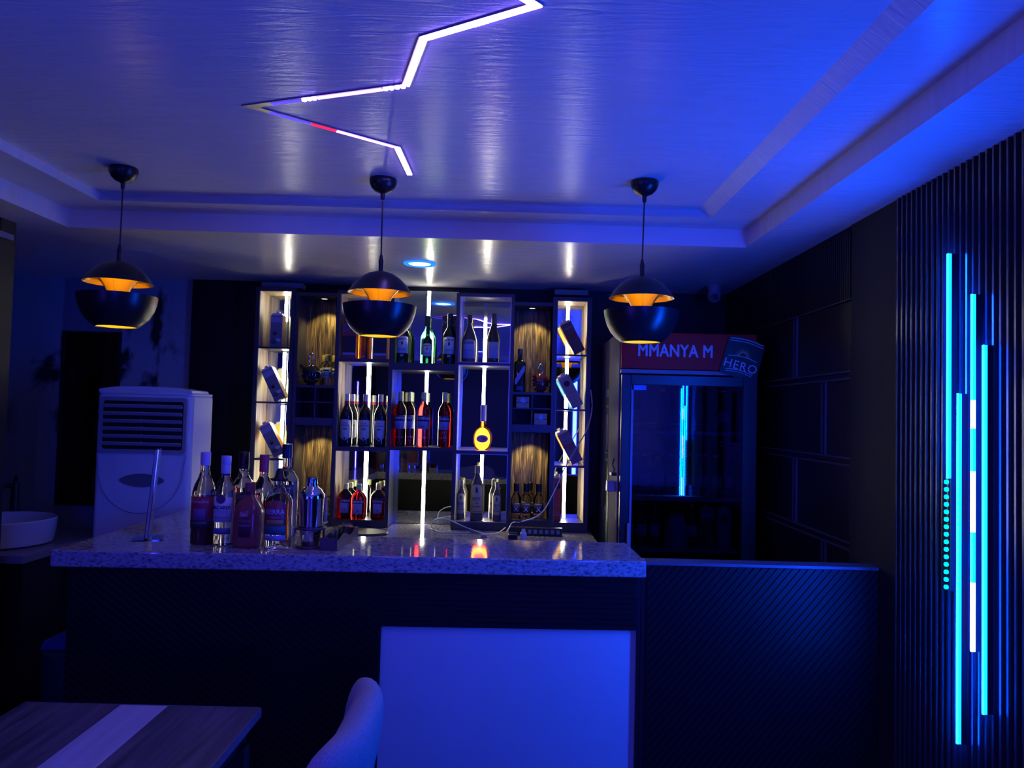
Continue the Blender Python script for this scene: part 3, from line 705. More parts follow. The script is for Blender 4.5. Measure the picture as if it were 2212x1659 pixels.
arc = [(-0.225, -0.0035, 1.30)] + [(-0.215*math.cos(a)+0.0, -0.0105+0.0045*abs(math.cos(a))**3, 1.235-0.23*math.sin(a)) for a in [PI*k/24 for k in range(25)]] + [(0.225, -0.0035, 1.30)]
MB().tube(arc, 0.0022, 6).build('front_seam', mat('seam shade', (0.35, 0.35, 0.4), 0.5), t)

# ------------------------------------------------------------------ wash basin corner
t = thing('vanity', 'dark washbasin cabinet with a stone slab in the far left corner', 'cabinet', (-2.75, 3.85, 0))
MB().box(-0.62, 0.60, -0.38, 0.30, 0.12, 0.83).build('body', BLK, t)
for x in (-0.55, 0.56):
    MB().box(x-0.03, x+0.03, -0.34, -0.28, 0, 0.119).build('leg', BLK, t)
MB().box(-0.63, 0.62, -0.41, 0.32, 0.831, 0.868, bev=0.004).build('slab', mat('grey vanity stone', (0.25, 0.24, 0.27), 0.25, bump=((9, 9, 9), 0.1, 0.001)), t)
MB().box(-0.0, 0.004, -0.388, -0.381, 0.14, 0.82).build('door_gap', mat('seam black', (0.005, 0.005, 0.006), 0.5), t)
t = thing('wash_basin', 'round white vessel basin on the dark vanity at far left', 'basin', (-2.42, 3.72, 0.869))
MB().lathe([(0, 0), (0.20, 0), (0.222, 0.01), (0.232, 0.06), (0.236, 0.118), (0.231, 0.124), (0.226, 0.118), (0.215, 0.05), (0.18, 0.025), (0.03, 0.02), (0, 0.02)], 56).build('bowl', CERAM, t, True)
MB().lathe([(0, 0.0205), (0.02, 0.0215), (0.022, 0.0205)], 20).build('drain', CHROME, t, True)
t = thing('tap', 'black high basin tap behind the round white basin', 'tap', (-2.53, 3.99, 0.869))
MB().tube([(0, 0, 0), (0, 0, 0.25), (0, 0, 0.262)], [0.022, 0.020, 0.018], 16).build('body', BLKM, t, True)
MB().tube(curve([(0.0, -0.005, 0.245), (-0.02, -0.05, 0.25), (-0.05, -0.10, 0.232), (-0.06, -0.115, 0.195)]), 0.011, 12).build('spout', BLKM, t, True)
MB().tube([(0, 0, 0.262), (0.0, 0.0, 0.28), (0.008, -0.01, 0.298)], [0.012, 0.01, 0.008], 10).build('lever', BLKM, t, True)
t = thing('waste_bin', 'dark teal bin with a pale blue lid on the floor between vanity and bar counter', 'bin', (-1.83, 3.35, 0))
MB().lathe([(0, 0), (0.10, 0), (0.12, 0.06), (0.128, 0.50), (0, 0.50)], 36).build('bucket', mat('dark teal plastic', (0.02, 0.06, 0.08), 0.4), t, True)
MB().prism([(-0.126, 0.502), (0.126, 0.502), (0.126, 0.61), (0.06, 0.60), (-0.11, 0.545)], -0.06, 0.08).build('lid', mat('pale blue lid', (0.05, 0.08, 0.3), 0.5), t, bevel=0.01)
# ------------------------------------------------------------------ dining table and chairs in front
t = thing('dining_table', 'wooden table with dark planks and one pale plank, front left', 'table', (-1.0, 1.55, 0))
zt = 0.75
MB().box(-1.272+1, -1.016+1, -0.9, 0.535, zt-0.022, zt, bev=0.0015).build('table_plank', TOPD, t)
MB().box(-1.0145+1, -0.8885+1, -0.9, 0.535, zt-0.022, zt, bev=0.0015).build('inlay_plank', TOPL, t)
MB().box(-0.887+1, -0.642+1, -0.9, 0.535, zt-0.022, zt, bev=0.0015).build('table_plank', TOPD, t)
MB().box(-0.6415+1, -0.638+1, -0.9, 0.535, zt-0.022, zt+0.0008).build('edge_trim', TRIM, t)
MB().box(-0.27, 0.357, 0.5355, 0.539, zt-0.022, zt+0.0006).build('edge_trim', TRIM, t)
mb = MB(); mb.box(-1.245+1, -0.668+1, -0.86, -0.84, zt-0.075, zt-0.0225); mb.box(-1.245+1, -0.668+1, 0.49, 0.51, zt-0.075, zt-0.0225); mb.box(-0.688+1, -0.668+1, -0.84, 0.49, zt-0.075, zt-0.0225); mb.box(-1.245+1, -1.225+1, -0.84, 0.49, zt-0.075, zt-0.0225)
mb.build('apron', BLK, t)
for x in (-0.235, 0.322):
    for y in (-0.83, 0.48): MB().box(x-0.022, x+0.022, y-0.022, y+0.022, 0, zt-0.0765).build('leg', BLKM, t)
def superslab(name, sections, m, parent, n=28):
    """sections: list of (y, cx, z0, z1, half_thickness) -> rounded slab section swept along y"""
    mb = MB(); b = mb.b; rings = []
    for (y, cx, z0, z1, ht, lean) in sections:
        ring = []
        for k in range(n):
            a = 2*PI*k/n; ca, sa = math.cos(a), math.sin(a)
            sx = math.copysign(abs(ca)**0.8, ca)*ht
            zc, zh = (z0+z1)/2, (z1-z0)/2
            sz = math.copysign(abs(sa)**0.45, sa)*zh
            ring.append(b.verts.new((cx+sx+lean*(sz+zh)/(2*zh), y, zc+sz)))
        rings.append(ring)
    for p, q in zip(rings, rings[1:]):
        for k in range(n): b.faces.new((p[k], p[(k+1) % n], q[(k+1) % n], q[k]))
    b.faces.new(rings[0][::-1]); b.faces.new(rings[-1])
    return mb.build(name, m, parent, True)
def chair(loc, rz, label):
    t = thing('upholstered_chair', label, 'chair', loc, rz, group=None)
    # faces -X, back at +X
    S = []
    for k in range(25):
        u = -1+2*k/24; y = 0.275*u; e = math.sqrt(max(0.0, 1-abs(u)**6)); bend = -0.10*max(0, (abs(u)-0.35))**1.6
        S.append((y, 0.215+bend, 0.52-0.0*e, 0.52+0.315*(0.86+0.14*e), 0.012+0.036*e, 0.05))
    superslab('backrest', S, FAB, t)
    S = []
    for k in range(21):
        u = -1+2*k/20; e = math.sqrt(max(0.0, 1-abs(u)**8))
        S.append((0.235*u, -0.03, 0.40, 0.47+0.012*e, 0.05+0.18*e, 0.0))
    superslab('seat', S, FAB, t)
    for (x, y) in ((-0.18, -0.19), (-0.18, 0.19), (0.17, -0.19), (0.17, 0.19)):
        MB().tube([(x, y, 0.415), (x*1.12, y*1.08, 0.0)], [0.018, 0.010], 12).build('leg', BLKM, t, True)
    for y in (-0.16, 0.16):
        MB().tube([(0.16, y, 0.42), (0.23, y, 0.46), (0.232, y, 0.60)], [0.012, 0.012, 0.012], 8).build('back_support', BLKM, t, True)
    return t
ch = chair((-0.60, 1.885, 0), 0.0, 'grey upholstered chair with curved padded backrest right of the wooden table')
chair((-1.72, 2.42, -0.16), math.radians(200), 'pale upholstered chair mostly hidden behind the left side of the wooden table')

# ------------------------------------------------------------------ bottles
def bottle(name, label, cat, loc, prof, glass, cap, capm, group=None, sy=1.0, sq=0.0, n=36):
    t = thing(name, label, cat, loc, 0, group)
    MB().lathe(prof, n, sq=sq, sy=sy).build('bottle_body', glass, t, True)
    if cap: MB().lathe(cap, 24).build('cap', capm, t, True)
    return t
def P(px, y=4.60, py=900): return atY(px, py, y).x
# --- tall aperitif bottles (board 1.342)
APR = [(0, 0.002), (0.030, 0.0), (0.0365, 0.005), (0.0375, 0.02), (0.0375, 0.205), (0.035, 0.225), (0.026, 0.245), (0.0165, 0.258), (0.0140, 0.27), (0.0135, 0.285), (0, 0.286)]
APC = [(0.0138, 0.268), (0.0152, 0.27), (0.0152, 0.322), (0.0135, 0.325), (0, 0.325)]
def aperitif(loc, label):
    t = bottle('aperitif_bottle', label, 'bottle', loc, APR, REDG, APC, CAPY, 'tall red aperitif bottles on the central board')
    l = patch(0.0375, 0.105, 0.178, 2.0, LW, t, dip=0); l.data.materials[0] = mat('violet blue label', (0.26, 0.27, 0.5), 0.5)
    b = patch(0.0379, 0.150, 0.185, 2.1, INKB, t, name='name_band')
    lettering('CAMPARI', 0.0215, LW, b, R=0.0386, z=0.160, bold=0.0005)
    s = patch(0.0379, 0.118, 0.123, 0.3, INKB, l, name='seal')
    n_ = lettering('CAMPARI', 0.013, mat('raised red glass', (0.8, 0.05, 0.05), 0.2), t, R=0.0382, z=0.05, name='raised_name')
    return t
z = 1.3425
a0 = aperitif((P(866), 4.575, z), 'tall red aperitif bottle standing left of the strip on the central board')
dup(a0, (P(915), 4.60, z), 'bright red backlit aperitif bottle in the middle of the central board')
dup(a0, (P(961), 4.575, z), 'tall red aperitif bottle standing right of the strip on the central board')
dup(a0, (P(884, 4.65), 4.652, z), 'tall red aperitif bottle half hidden behind the left one on the central board')
# --- short flask bottles (0.912)
APS = [(0, 0.001), (0.040, 0), (0.044, 0.005), (0.045, 0.02), (0.045, 0.118), (0.041, 0.135), (0.030, 0.152), (0.016, 0.163), (0.0135, 0.172), (0.0135, 0.182), (0, 0.183)]
APSC = [(0.0135, 0.170), (0.0155, 0.172), (0.0155, 0.202), (0.013, 0.205), (0, 0.205)]
def flask(loc, label):
    t = bottle('aperitif_flask', label, 'bottle', loc, APS, REDG, APSC, CAPY, 'short red aperitif bottles on the lowest shelf', sy=0.55, sq=0.25)
    b = patch(0.0472, 0.092, 0.114, 1.45, INKB, t, name='name_band', sy=0.60)
    lettering('CAMPARI', 0.0165, LW, b, R=0.0482, z=0.097, sy=0.60, bold=0.0004)
    patch(0.0472, 0.032, 0.0915, 1.15, mat('violet blue label', (0.26, 0.27, 0.5), 0.5), t, sy=0.60)
    patch(0.0482, 0.048, 0.056, 0.2, INKB, b, name='seal', sy=0.60)
    return t
z = 0.9125
f0 = flask((-0.950, 4.57, z), 'short red aperitif bottle leftmost on the lowest shelf of the mirrored column')
dup(f0, (-0.865, 4.535, z), 'glowing orange-red aperitif bottle in the middle of the lowest shelf')
dup(f0, (-0.755, 4.57, z), 'short red aperitif bottle rightmost on the lowest shelf of the mirrored column')
dup(f0, (-0.935, 4.645, z), 'short red aperitif bottle hidden behind the leftmost one on the lowest shelf')
dup(f0, (-0.768, 4.645, z), 'short red aperitif bottle hidden behind the rightmost one on the lowest shelf')
# --- wines (1.337)
WPR = [(0, 0.002), (0.033, 0), (0.0365, 0.004), (0.0375, 0.015), (0.0375, 0.175), (0.035, 0.195), (0.026, 0.22), (0.016, 0.238), (0.0135, 0.25), (0.0135, 0.295), (0, 0.296)]
def wine(loc, label):
    t = bottle('wine_bottle', label, 'bottle', loc, WPR, DARKB, [(0.0140, 0.265), (0.0152, 0.266), (0.0152, 0.305), (0.013, 0.308), (0, 0.308)], CAPSIL, 'blue-white labelled wines in the mirrored column')
    MB().lathe([(0.0139, 0.248), (0.0150, 0.248), (0.0150, 0.2655), (0.0139, 0.2655)], 24).build('red_collar', CAPR, t, True)
    l = patch(0.0377, 0.052, 0.150, 1.9, LW, t, arch=0.006, dip=0.018)
    lettering('FOUR', 0.0135, INKB, l, R=0.0388, z=0.130); lettering('COUSINS', 0.0135, INKB, l, R=0.0388, z=0.117, bold=0.0003)
    patch(0.0385, 0.095, 0.109, 0.65, LGREY, l, name='print_block'); patch(0.0385, 0.040, 0.052, 0.32, INKB, l, name='seal')
    return t
z = 1.3375
w0 = wine((P(749, 4.56), 4.555, z), 'dark wine bottle with white-blue label leftmost before the wine strip')
dup(w0, (P(789, 4.56), 4.555, z), 'dark wine bottle with white-blue label in front of the wine light strip')
dup(w0, (P(822, 4.56), 4.555, z), 'dark wine bottle with white-blue label rightmost beside the column side')
dup(w0, (P(760, 4.63), 4.64, z), 'dark wine bottle peeking out behind the leftmost wine')
# --- whiskeys on board 1.835
JPR = [(0, 0.002), (0.034, 0), (0.0385, 0.004), (0.039, 0.02), (0.039, 0.165), (0.036, 0.185), (0.025, 0.205), (0.0165, 0.222), (0.0150, 0.24), (0.0150, 0.262), (0, 0.262)]
JCP = [(0.0152, 0.235), (0.0165, 0.236), (0.0165, 0.298), (0.014, 0.301), (0, 0.301)]
def whiskey(loc, label, sc=1.0, glass=GREEND):
    t = bottle('whiskey_bottle', label, 'bottle', loc, JPR, glass, JCP, mat('green black cap', (0.015, 0.03, 0.02), 0.3), 'green Irish whiskeys on the top board')
    t['group'] = 'green whiskeys on the top board'
    l = patch(0.0392, 0.058, 0.150, 2.0, LW, t, arch=0.010)
    lettering('JAMESON', 0.0150, mat('deep blue print', (0.02, 0.03, 0.09), 0.5), l, R=0.0403, z=0.136, bold=0.0004)
    patch(0.0400, 0.108, 0.128, 0.28, LRED, l, name='crest'); patch(0.0400, 0.075, 0.080, 1.1, LGREY, l, name='print_line'); patch(0.0400, 0.085, 0.088, 1.2, LGREY, l, name='print_line')
    patch(0.0400, 0.038, 0.052, 0.5, LGREY, t, name='lower_mark')
    t.scale = (sc, sc, sc); return t
z = 1.8355
j0 = whiskey((P(871, 4.58, 740), 4.57, z), 'green whiskey bottle with white label leftmost on the top board beside the pendant lamp')
j1 = dup(j0, (P(972, 4.58, 740), 4.555, z), 'green whiskey bottle with white label standing before its dark box on the top board')
j2 = whiskey((P(922, 4.62, 740), 4.64, z), 'bright green backlit whiskey bottle in the middle of the top board', 0.98, GREEN)
j3 = dup(j0, (P(924, 4.55, 740), 4.548, z), 'small dark whiskey bottle standing in front of the bright green one', scale=(0.70, 0.70, 0.74))
t = thing('whiskey_box', 'dark upright whiskey box behind the right green bottle on the top board', 'box', (-0.368, 4.648, z))
MB().box(-0.043, 0.043, -0.035, 0.035, 0, 0.295, bev=0.001).build('carton_body', mat('dark whiskey carton', (0.03, 0.035, 0.045), 0.35), t)
lettering('M  S', 0.05, LGREY, t, y=-0.0355, z=0.235, ext=0.0003)
# --- boxed whiskeys (1.852)
z = 1.8525
def wbox(loc, label):
    t = thing('whiskey_box', label, 'box', loc, 0, 'red-brown whiskey boxes behind the middle pendant')
    MB().box(-0.040, 0.040, -0.035, 0.035, 0, 0.26, bev=0.001).build('carton_body', mat('whiskey carton', (0.22, 0.06, 0.05), 0.3), t)
    MB().box(-0.0385, 0.0385, -0.0365, -0.0352, 0.035, 0.135).build('dark_panel', LDARK, t)
    MB().box(-0.037, 0.037, -0.0372, -0.0354, 0.022, 0.036).build('label', mat('violet blue label', (0.26, 0.27, 0.5), 0.5), t)
    MB().prism([(-0.0395, 0.15), (0.0395, 0.185), (0.0395, 0.232), (-0.0395, 0.197)], -0.0370, -0.0353).build('slanted_label', mat('violet slanted label', (0.12, 0.05, 0.16), 0.4), t)
    mb = MB(); mb.prism([(-0.0395, 0.155), (0.0395, 0.19), (0.0395, 0.193), (-0.0395, 0.158)], -0.0378, -0.0371); mb.prism([(-0.0395, 0.190), (0.0395, 0.225), (0.0395, 0.228), (-0.0395, 0.193)], -0.0378, -0.0371)
    mb.build('label_lines', LGREY, t)
    return t
b0 = wbox((P(757, 4.56, 740), 4.56, z), 'red-brown whiskey box with slanted label left of the amber bottle')
dup(b0, (P(823, 4.56, 740), 4.56, z), 'red-brown whiskey box with slanted label right of the amber bottle')
sq = bottle('whiskey_bottle', 'square amber whiskey bottle glowing orange between two whiskey boxes', 'bottle', (P(790, 4.62, 740), 4.60, z),
     [(0, 0.001), (0.031, 0), (0.034, 0.003), (0.034, 0.17), (0.030, 0.182), (0.016, 0.195), (0.012, 0.205), (0.012, 0.235), (0, 0.236)], AMBER, [(0.0125, 0.225), (0.015, 0.226), (0.015, 0.262), (0, 0.263)], CAPB, sq=0.8)
o = MB().box(-0.036, -0.0345, -0.03, 0.03, 0.0, 0.002).build('foot_rim', AMBER, sq)
tb = thing('whiskey_bottle', 'slim amber whiskey bottle at the left edge of the whiskey box shelf', 'bottle', (-0.985, 4.60, z))
MB().lathe([(0, 0), (0.012, 0), (0.0135, 0.003), (0.0135, 0.21), (0.008, 0.225), (0.006, 0.25), (0, 0.25)], 20, sq=0.6).build('bottle_body', AMBER, tb, True)
patch(0.0138, 0.085, 0.125, 2.6, LDARK, tb)
MB().lathe([(0.006, 0.24), (0.0075, 0.241), (0.0075, 0.27), (0, 0.27)], 16).build('cap', CAPB, tb, True)
# --- top right shelf (1.846)
z = 1.8505
lb = bottle('liqueur_bottle', 'dark sloping-shoulder liqueur bottle with arched label left on the top right shelf', 'bottle', (P(1014, 4.58, 740), 4.575, z),
     [(0, 0.001), (0.038, 0), (0.0425, 0.005), (0.044, 0.03), (0.0445, 0.12), (0.040, 0.15), (0.028, 0.185), (0.0165, 0.212), (0.013, 0.23), (0.0135, 0.262), (0, 0.262)], BROWNB, [(0.0138, 0.236), (0.0155, 0.238), (0.016, 0.278), (0.014, 0.284), (0, 0.284)], mat('brown cap', (0.08, 0.05, 0.05), 0.35))
l = patch(0.0448, 0.022, 0.118, 1.9, mat('periwinkle label', (0.34, 0.35, 0.55), 0.5), lb, arch=0.016)
patch(0.0456, 0.108, 0.124, 1.5, LGREY, l, name='name_band'); patch(0.0456, 0.068, 0.072, 0.9, LGREY, l, name='print_line')
wb = bottle('wine_bottle', 'dark sloping wine bottle with plain pale label right on the top right shelf', 'bottle', (P(1066, 4.58, 740), 4.60, z),
     [(0, 0.001), (0.036, 0), (0.0395, 0.005), (0.040, 0.02), (0.040, 0.135), (0.036, 0.165), (0.025, 0.20), (0.0155, 0.232), (0.0135, 0.25), (0.0135, 0.29), (0, 0.29)], mat('brown dark bottle', (0.04, 0.03, 0.025), 0.12), [(0.0138, 0.235), (0.0152, 0.236), (0.0152, 0.298), (0, 0.299)], mat('taupe foil', (0.09, 0.07, 0.07), 0.4))
l = patch(0.0405, 0.028, 0.125, 1.7, mat('periwinkle label', (0.34, 0.35, 0.55), 0.5), wb)
patch(0.0412, 0.072, 0.075, 0.8, LGREY, l, name='print_line'); patch(0.0412, 0.088, 0.090, 1.3, LGREY, l, name='print_line')
# --- cognac (1.332)
cg = bottle('cognac_bottle', 'round flat cognac bottle glowing orange before the light strip', 'bottle', (P(1042, 4.59, 940), 4.60, 1.3325),
     [(0, 0.001), (0.030, 0), (0.038, 0.006), (0.049, 0.022), (0.0545, 0.043), (0.056, 0.064), (0.0545, 0.085), (0.049, 0.104), (0.038, 0.121), (0.025, 0.132), (0.0155, 0.139), (0.0135, 0.150), (0.0130, 0.175), (0.0130, 0.19), (0, 0.19)], COGN, [(0.0134, 0.168), (0.0150, 0.17), (0.0150, 0.236), (0.0160, 0.238), (0.0160, 0.268), (0, 0.269)], CAPPUR, sy=0.55)
b = bmesh.new(); vs = []
for k in range(40):
    a = 2*PI*k/40; x_ = 0.035*math.cos(a); z_ = 0.066+0.023*math.sin(a); th = math.asin(max(-1, min(1, x_/0.058)))
    vs.append(b.verts.new((x_, -0.0585*0.55*math.cos(th)-0.0006, z_)))
b.faces.new(vs); me = bpy.data.meshes.new('label'); b.to_mesh(me); b.free(); me.materials.append(LPINK)
lo = bpy.data.objects.new('label', me); C.objects.link(lo); lo.parent = cg; md = lo.modifiers.new('s', 'SOLIDIFY'); md.thickness = 0.0008
mb = MB()
for (z_, w_) in ((0.078, 0.012), (0.068, 0.024), (0.055, 0.010)): mb.box(-w_, w_, -0.0345, -0.0335, z_-0.0015, z_+0.0015 if z_ != 0.068 else z_+0.003)
mb.build('label_print', mat('violet print', (0.2, 0.08, 0.2), 0.5), lo)
# --- cream liqueur (0.917)
def cream(loc, label, sc, grp):
    t = bottle('cream_liqueur_bottle', label, 'bottle', loc, [(0, 0.001), (0.034, 0), (0.0375, 0.004), (0.0375, 0.19), (0.036, 0.205), (0.027, 0.235), (0.018, 0.255), (0.0155, 0.27), (0.0155, 0.30), (0, 0.30)], BROWNB, [(0.0158, 0.275), (0.017, 0.276), (0.017, 0.318), (0.015, 0.32), (0, 0.32)], mat('dull gold cap', (0.35, 0.30, 0.14), 0.35, 0.4), grp)
    l = patch(0.0378, 0.055, 0.185, 1.9, LCREAM, t, arch=0.028)
    DB = mat('dark brown print', (0.05, 0.035, 0.03), 0.5)
    patch(0.0385, 0.165, 0.192, 0.3, DB, l, name='emblem', arch=0.004)
    lettering('BEST', 0.026, DB, l, R=0.0390, z=0.120, bold=0.0003); lettering('Cream', 0.020, DB, l, R=0.0390, z=0.078, bold=0.0003)
    patch(0.0385, 0.102, 0.106, 0.5, DB, l, name='print_line'); patch(0.0384, 0.048, 0.052, 2.0, LCREAM, t, name='lower_band')
    t.scale = sc; return t
z = 0.9195
c0 = cream((P(1031, 4.57, 1050), 4.56, z), 'tall cream liqueur bottle in the middle of the lowest right shelf', (1, 1, 1), 'cream liqueurs on the lowest right shelf')
dup(c0, (P(997, 4.6, 1050), 4.60, z), 'small cream liqueur bottle left of the tall one', scale=(0.70, 0.70, 0.72))
dup(c0, (P(1074, 4.57, 1050), 4.56, z), 'small cream liqueur bottle near the right side of the lowest shelf', scale=(0.68, 0.68, 0.71))
dup(c0, (P(1066, 4.63, 1050), 4.635, z), 'small cream liqueur bottle standing behind the right-hand small one', scale=(0.68, 0.68, 0.73))
# --- clear bottles right bay (0.935)
z = 0.9355
def xbottle(loc, label):
    t = bottle('spirit_bottle', label, 'bottle', loc, [(0, 0.004), (0.026, 0.0), (0.031, 0.004), (0.032, 0.012), (0.031, 0.10), (0.030, 0.118), (0.022, 0.136), (0.015, 0.146), (0.014, 0.165), (0, 0.165)], CLEAR, [(0.0142, 0.158), (0.0165, 0.16), (0.0165, 0.205), (0.014, 0.208), (0, 0.208)], CAPB, 'small clear spirit bottles in the right wood bay')
    l = patch(0.0325, 0.032, 0.092, 2.0, mat('dark translucent print', (0.03, 0.03, 0.035), 0.4), t)
    lettering('X', 0.040, LW, l, R=0.0334, z=0.045); patch(0.0332, 0.084, 0.090, 1.4, mat('violet blue label', (0.26, 0.27, 0.5), 0.5), l, name='name_band')
    patch(0.0329, 0.022, 0.034, 1.9, LORANGE, t, name='orange_band')
    return t
x0 = xbottle((0.059, 4.56, z), 'small clear spirit bottle leftmost in the lower right wood bay')
dup(x0, (P(1136, 4.57, 1080), 4.555, z), 'small clear spirit bottle in the front middle of the lower right wood bay')
dup(x0, (P(1163, 4.57, 1080), 4.56, z), 'small clear spirit bottle rightmost in the lower right wood bay')
dup(x0, (P(1144, 4.64, 1080), 4.64, z), 'small clear spirit bottle at the back of the lower right wood bay')
# --- right bay top (1.68)
z = 1.6805
gb = bottle('whisky_bottle', 'dark square bottle with a slanted blue label in the right wood bay', 'bottle', (P(1123, 4.57, 800), 4.57, z),
     [(0, 0.001), (0.032, 0), (0.0345, 0.003), (0.0345, 0.165), (0.031, 0.178), (0.016, 0.188), (0.012, 0.198), (0.012, 0.235), (0, 0.235)], GREEND, [(0.0125, 0.225), (0.0145, 0.226), (0.0145, 0.258), (0, 0.259)], mat('smoky gold cap', (0.2, 0.17, 0.1), 0.3, 0.5), sq=0.8)
MB().prism([(-0.028, 0.045), (-0.020, 0.045), (0.0285, 0.125), (0.0285, 0.155), (0.020, 0.155), (-0.028, 0.075)], -0.0372, -0.0356).build('label', mat('periwinkle label', (0.34, 0.35, 0.55), 0.5), gb)
MB().box(-0.018, 0.018, -0.0372, -0.0356, 0.012, 0.034).build('lower_label', LBLUE, gb)
def ornate(name, label, loc, m, s=1.0):
    t = thing(name, label, 'decanter', loc)
    MB().lathe([(0, 0.012), (0.030, 0.010), (0.046, 0.03), (0.055, 0.062), (0.052, 0.092), (0.040, 0.112), (0.022, 0.122), (0.014, 0.128), (0, 0.129)], 36, sy=0.7).build('body', m, t, True)
    MB().lathe([(0, 0), (0.028, 0), (0.030, 0.004), (0.022, 0.010), (0.026, 0.018), (0, 0.018)], 30, sy=0.7).build('foot', m, t, True)
    MB().tube([(0.0+0.016*math.cos(a), 0, 0.158+0.034*math.sin(a)) for a in [-PI/2+2*PI*k/24 for k in range(25)]], 0.0045, 10).build('ring_stopper', CHROME, t, True)
    MB().tube([(-0.03, -0.01, 0.095), (-0.045, -0.03, 0.108), (-0.052, -0.045, 0.116)], [0.014, 0.012, 0.010], 14).build('spout', m, t, True)
    for (dx, dz, rr_) in ((0.045, 0.060, 0.020), (-0.048, 0.05, 0.016)):
        MB().tube([(dx+rr_*math.cos(a), -0.022, dz+rr_*1.25*math.sin(a)) for a in [2*PI*k/18 for k in range(19)]], 0.003, 8).build('side_loop', CHROME, t, True)
    for dz, rr_ in ((0.045, 0.0525), (0.08, 0.0545)):
        MB().tube([(rr_*math.cos(a), rr_*0.7*math.sin(a), dz) for a in [2*PI*k/36 for k in range(37)]], 0.0018, 6).build('band', m, t, True)
    t.scale = (s, s, s); return t
ornate('decanter', 'shiny black ornamental decanter with ring handle in the left wood bay', (-1.176, 4.56, 1.6905), mat('black glaze', (0.015, 0.015, 0.018), 0.06, spec=0.8), 0.98)
ornate('decanter', 'dark red ornamental decanter with ring handle in the right wood bay', (P(1168, 4.58, 800), 4.57, z), mat('dark red glaze', (0.12, 0.02, 0.03), 0.08, spec=0.8), 0.88)
# left bay mini bottles
z = 1.6905
def mini(loc, label):
    t = bottle('gin_bottle', label, 'bottle', loc, [(0, 0.001), (0.024, 0), (0.0275, 0.004), (0.028, 0.02), (0.028, 0.115), (0.024, 0.13), (0.015, 0.140), (0.013, 0.15), (0, 0.15)], CLEAR, [(0.0135, 0.145), (0.0165, 0.146), (0.0165, 0.184), (0.015, 0.186), (0, 0.186)], mat('yellow cap', (0.65, 0.52, 0.08), 0.35), 'small yellow-capped bottles in the left wood bay')
    l = patch(0.0283, 0.045, 0.105, 2.0, mat('grey green label', (0.30, 0.33, 0.32), 0.5), t); patch(0.0289, 0.085, 0.095, 1.3, LDARK, l, name='print_block'); patch(0.0289, 0.06, 0.063, 1.2, LDARK, l, name='print_line')
    return t
m0 = mini((-1.083, 4.565, z), 'small yellow-capped bottle beside the black decanter')
dup(m0, (-1.118, 4.648, z), 'small yellow-capped bottle behind the one beside the decanter')
dup(m0, (-1.056, 4.648, z), 'small yellow-capped bottle against the right side of the left wood bay')
# small round boxes in the right pigeonholes
def knob_box(x, zz_, lab):
    t = thing('gift_box', lab, 'box', (x, 4.54, zz_), 0, 'pale boxes with blue discs in the pigeonholes')
    MB().box(-0.038, 0.038, -0.03, 0.03, 0, 0.066, bev=0.002).build('box_body', mat('beige card', (0.30, 0.27, 0.25), 0.5), t)
    MB().lathe([(0, 0), (0.017, 0), (0.018, 0.006), (0.012, 0.012), (0, 0.012)], 24, mx=Matrix.Translation((0, -0.0305, 0.044)) @ Matrix.Rotation(PI/2, 4, 'X')).build('disc', mat('pale blue disc', (0.3, 0.42, 0.85), 0.4), t, True)
    MB().box(-0.039, 0.039, -0.031, -0.0302, 0.030, 0.033).build('lid_line', LDARK, t)
knob_box(0.083, 1.5865, 'pale box with blue disc in the upper left pigeonhole')
knob_box(0.190, 1.4905, 'pale box with blue disc in the lower right pigeonhole')
# wine glasses in the lower left bay
def wglass(loc, label):
    t = thing('wine_glass', label, 'glass', loc, 0, 'wine glasses in the lower left wood bay')
    MB().lathe([(0, 0), (0.034, 0), (0.034, 0.002), (0.006, 0.006), (0.004, 0.02), (0.004, 0.075), (0.012, 0.086), (0.030, 0.105), (0.037, 0.135), (0.034, 0.17), (0.0335, 0.17), (0.0365, 0.135), (0.029, 0.107), (0.010, 0.089), (0, 0.087)], 32).build('glass_bowl', CLEAR, t, True)
    return t
g0 = wglass((-1.130, 4.56, 0.9355), 'wine glass standing left in the lower left wood bay')
dup(g0, (-1.066, 4.62, 0.9355), 'wine glass standing right in the lower left wood bay')

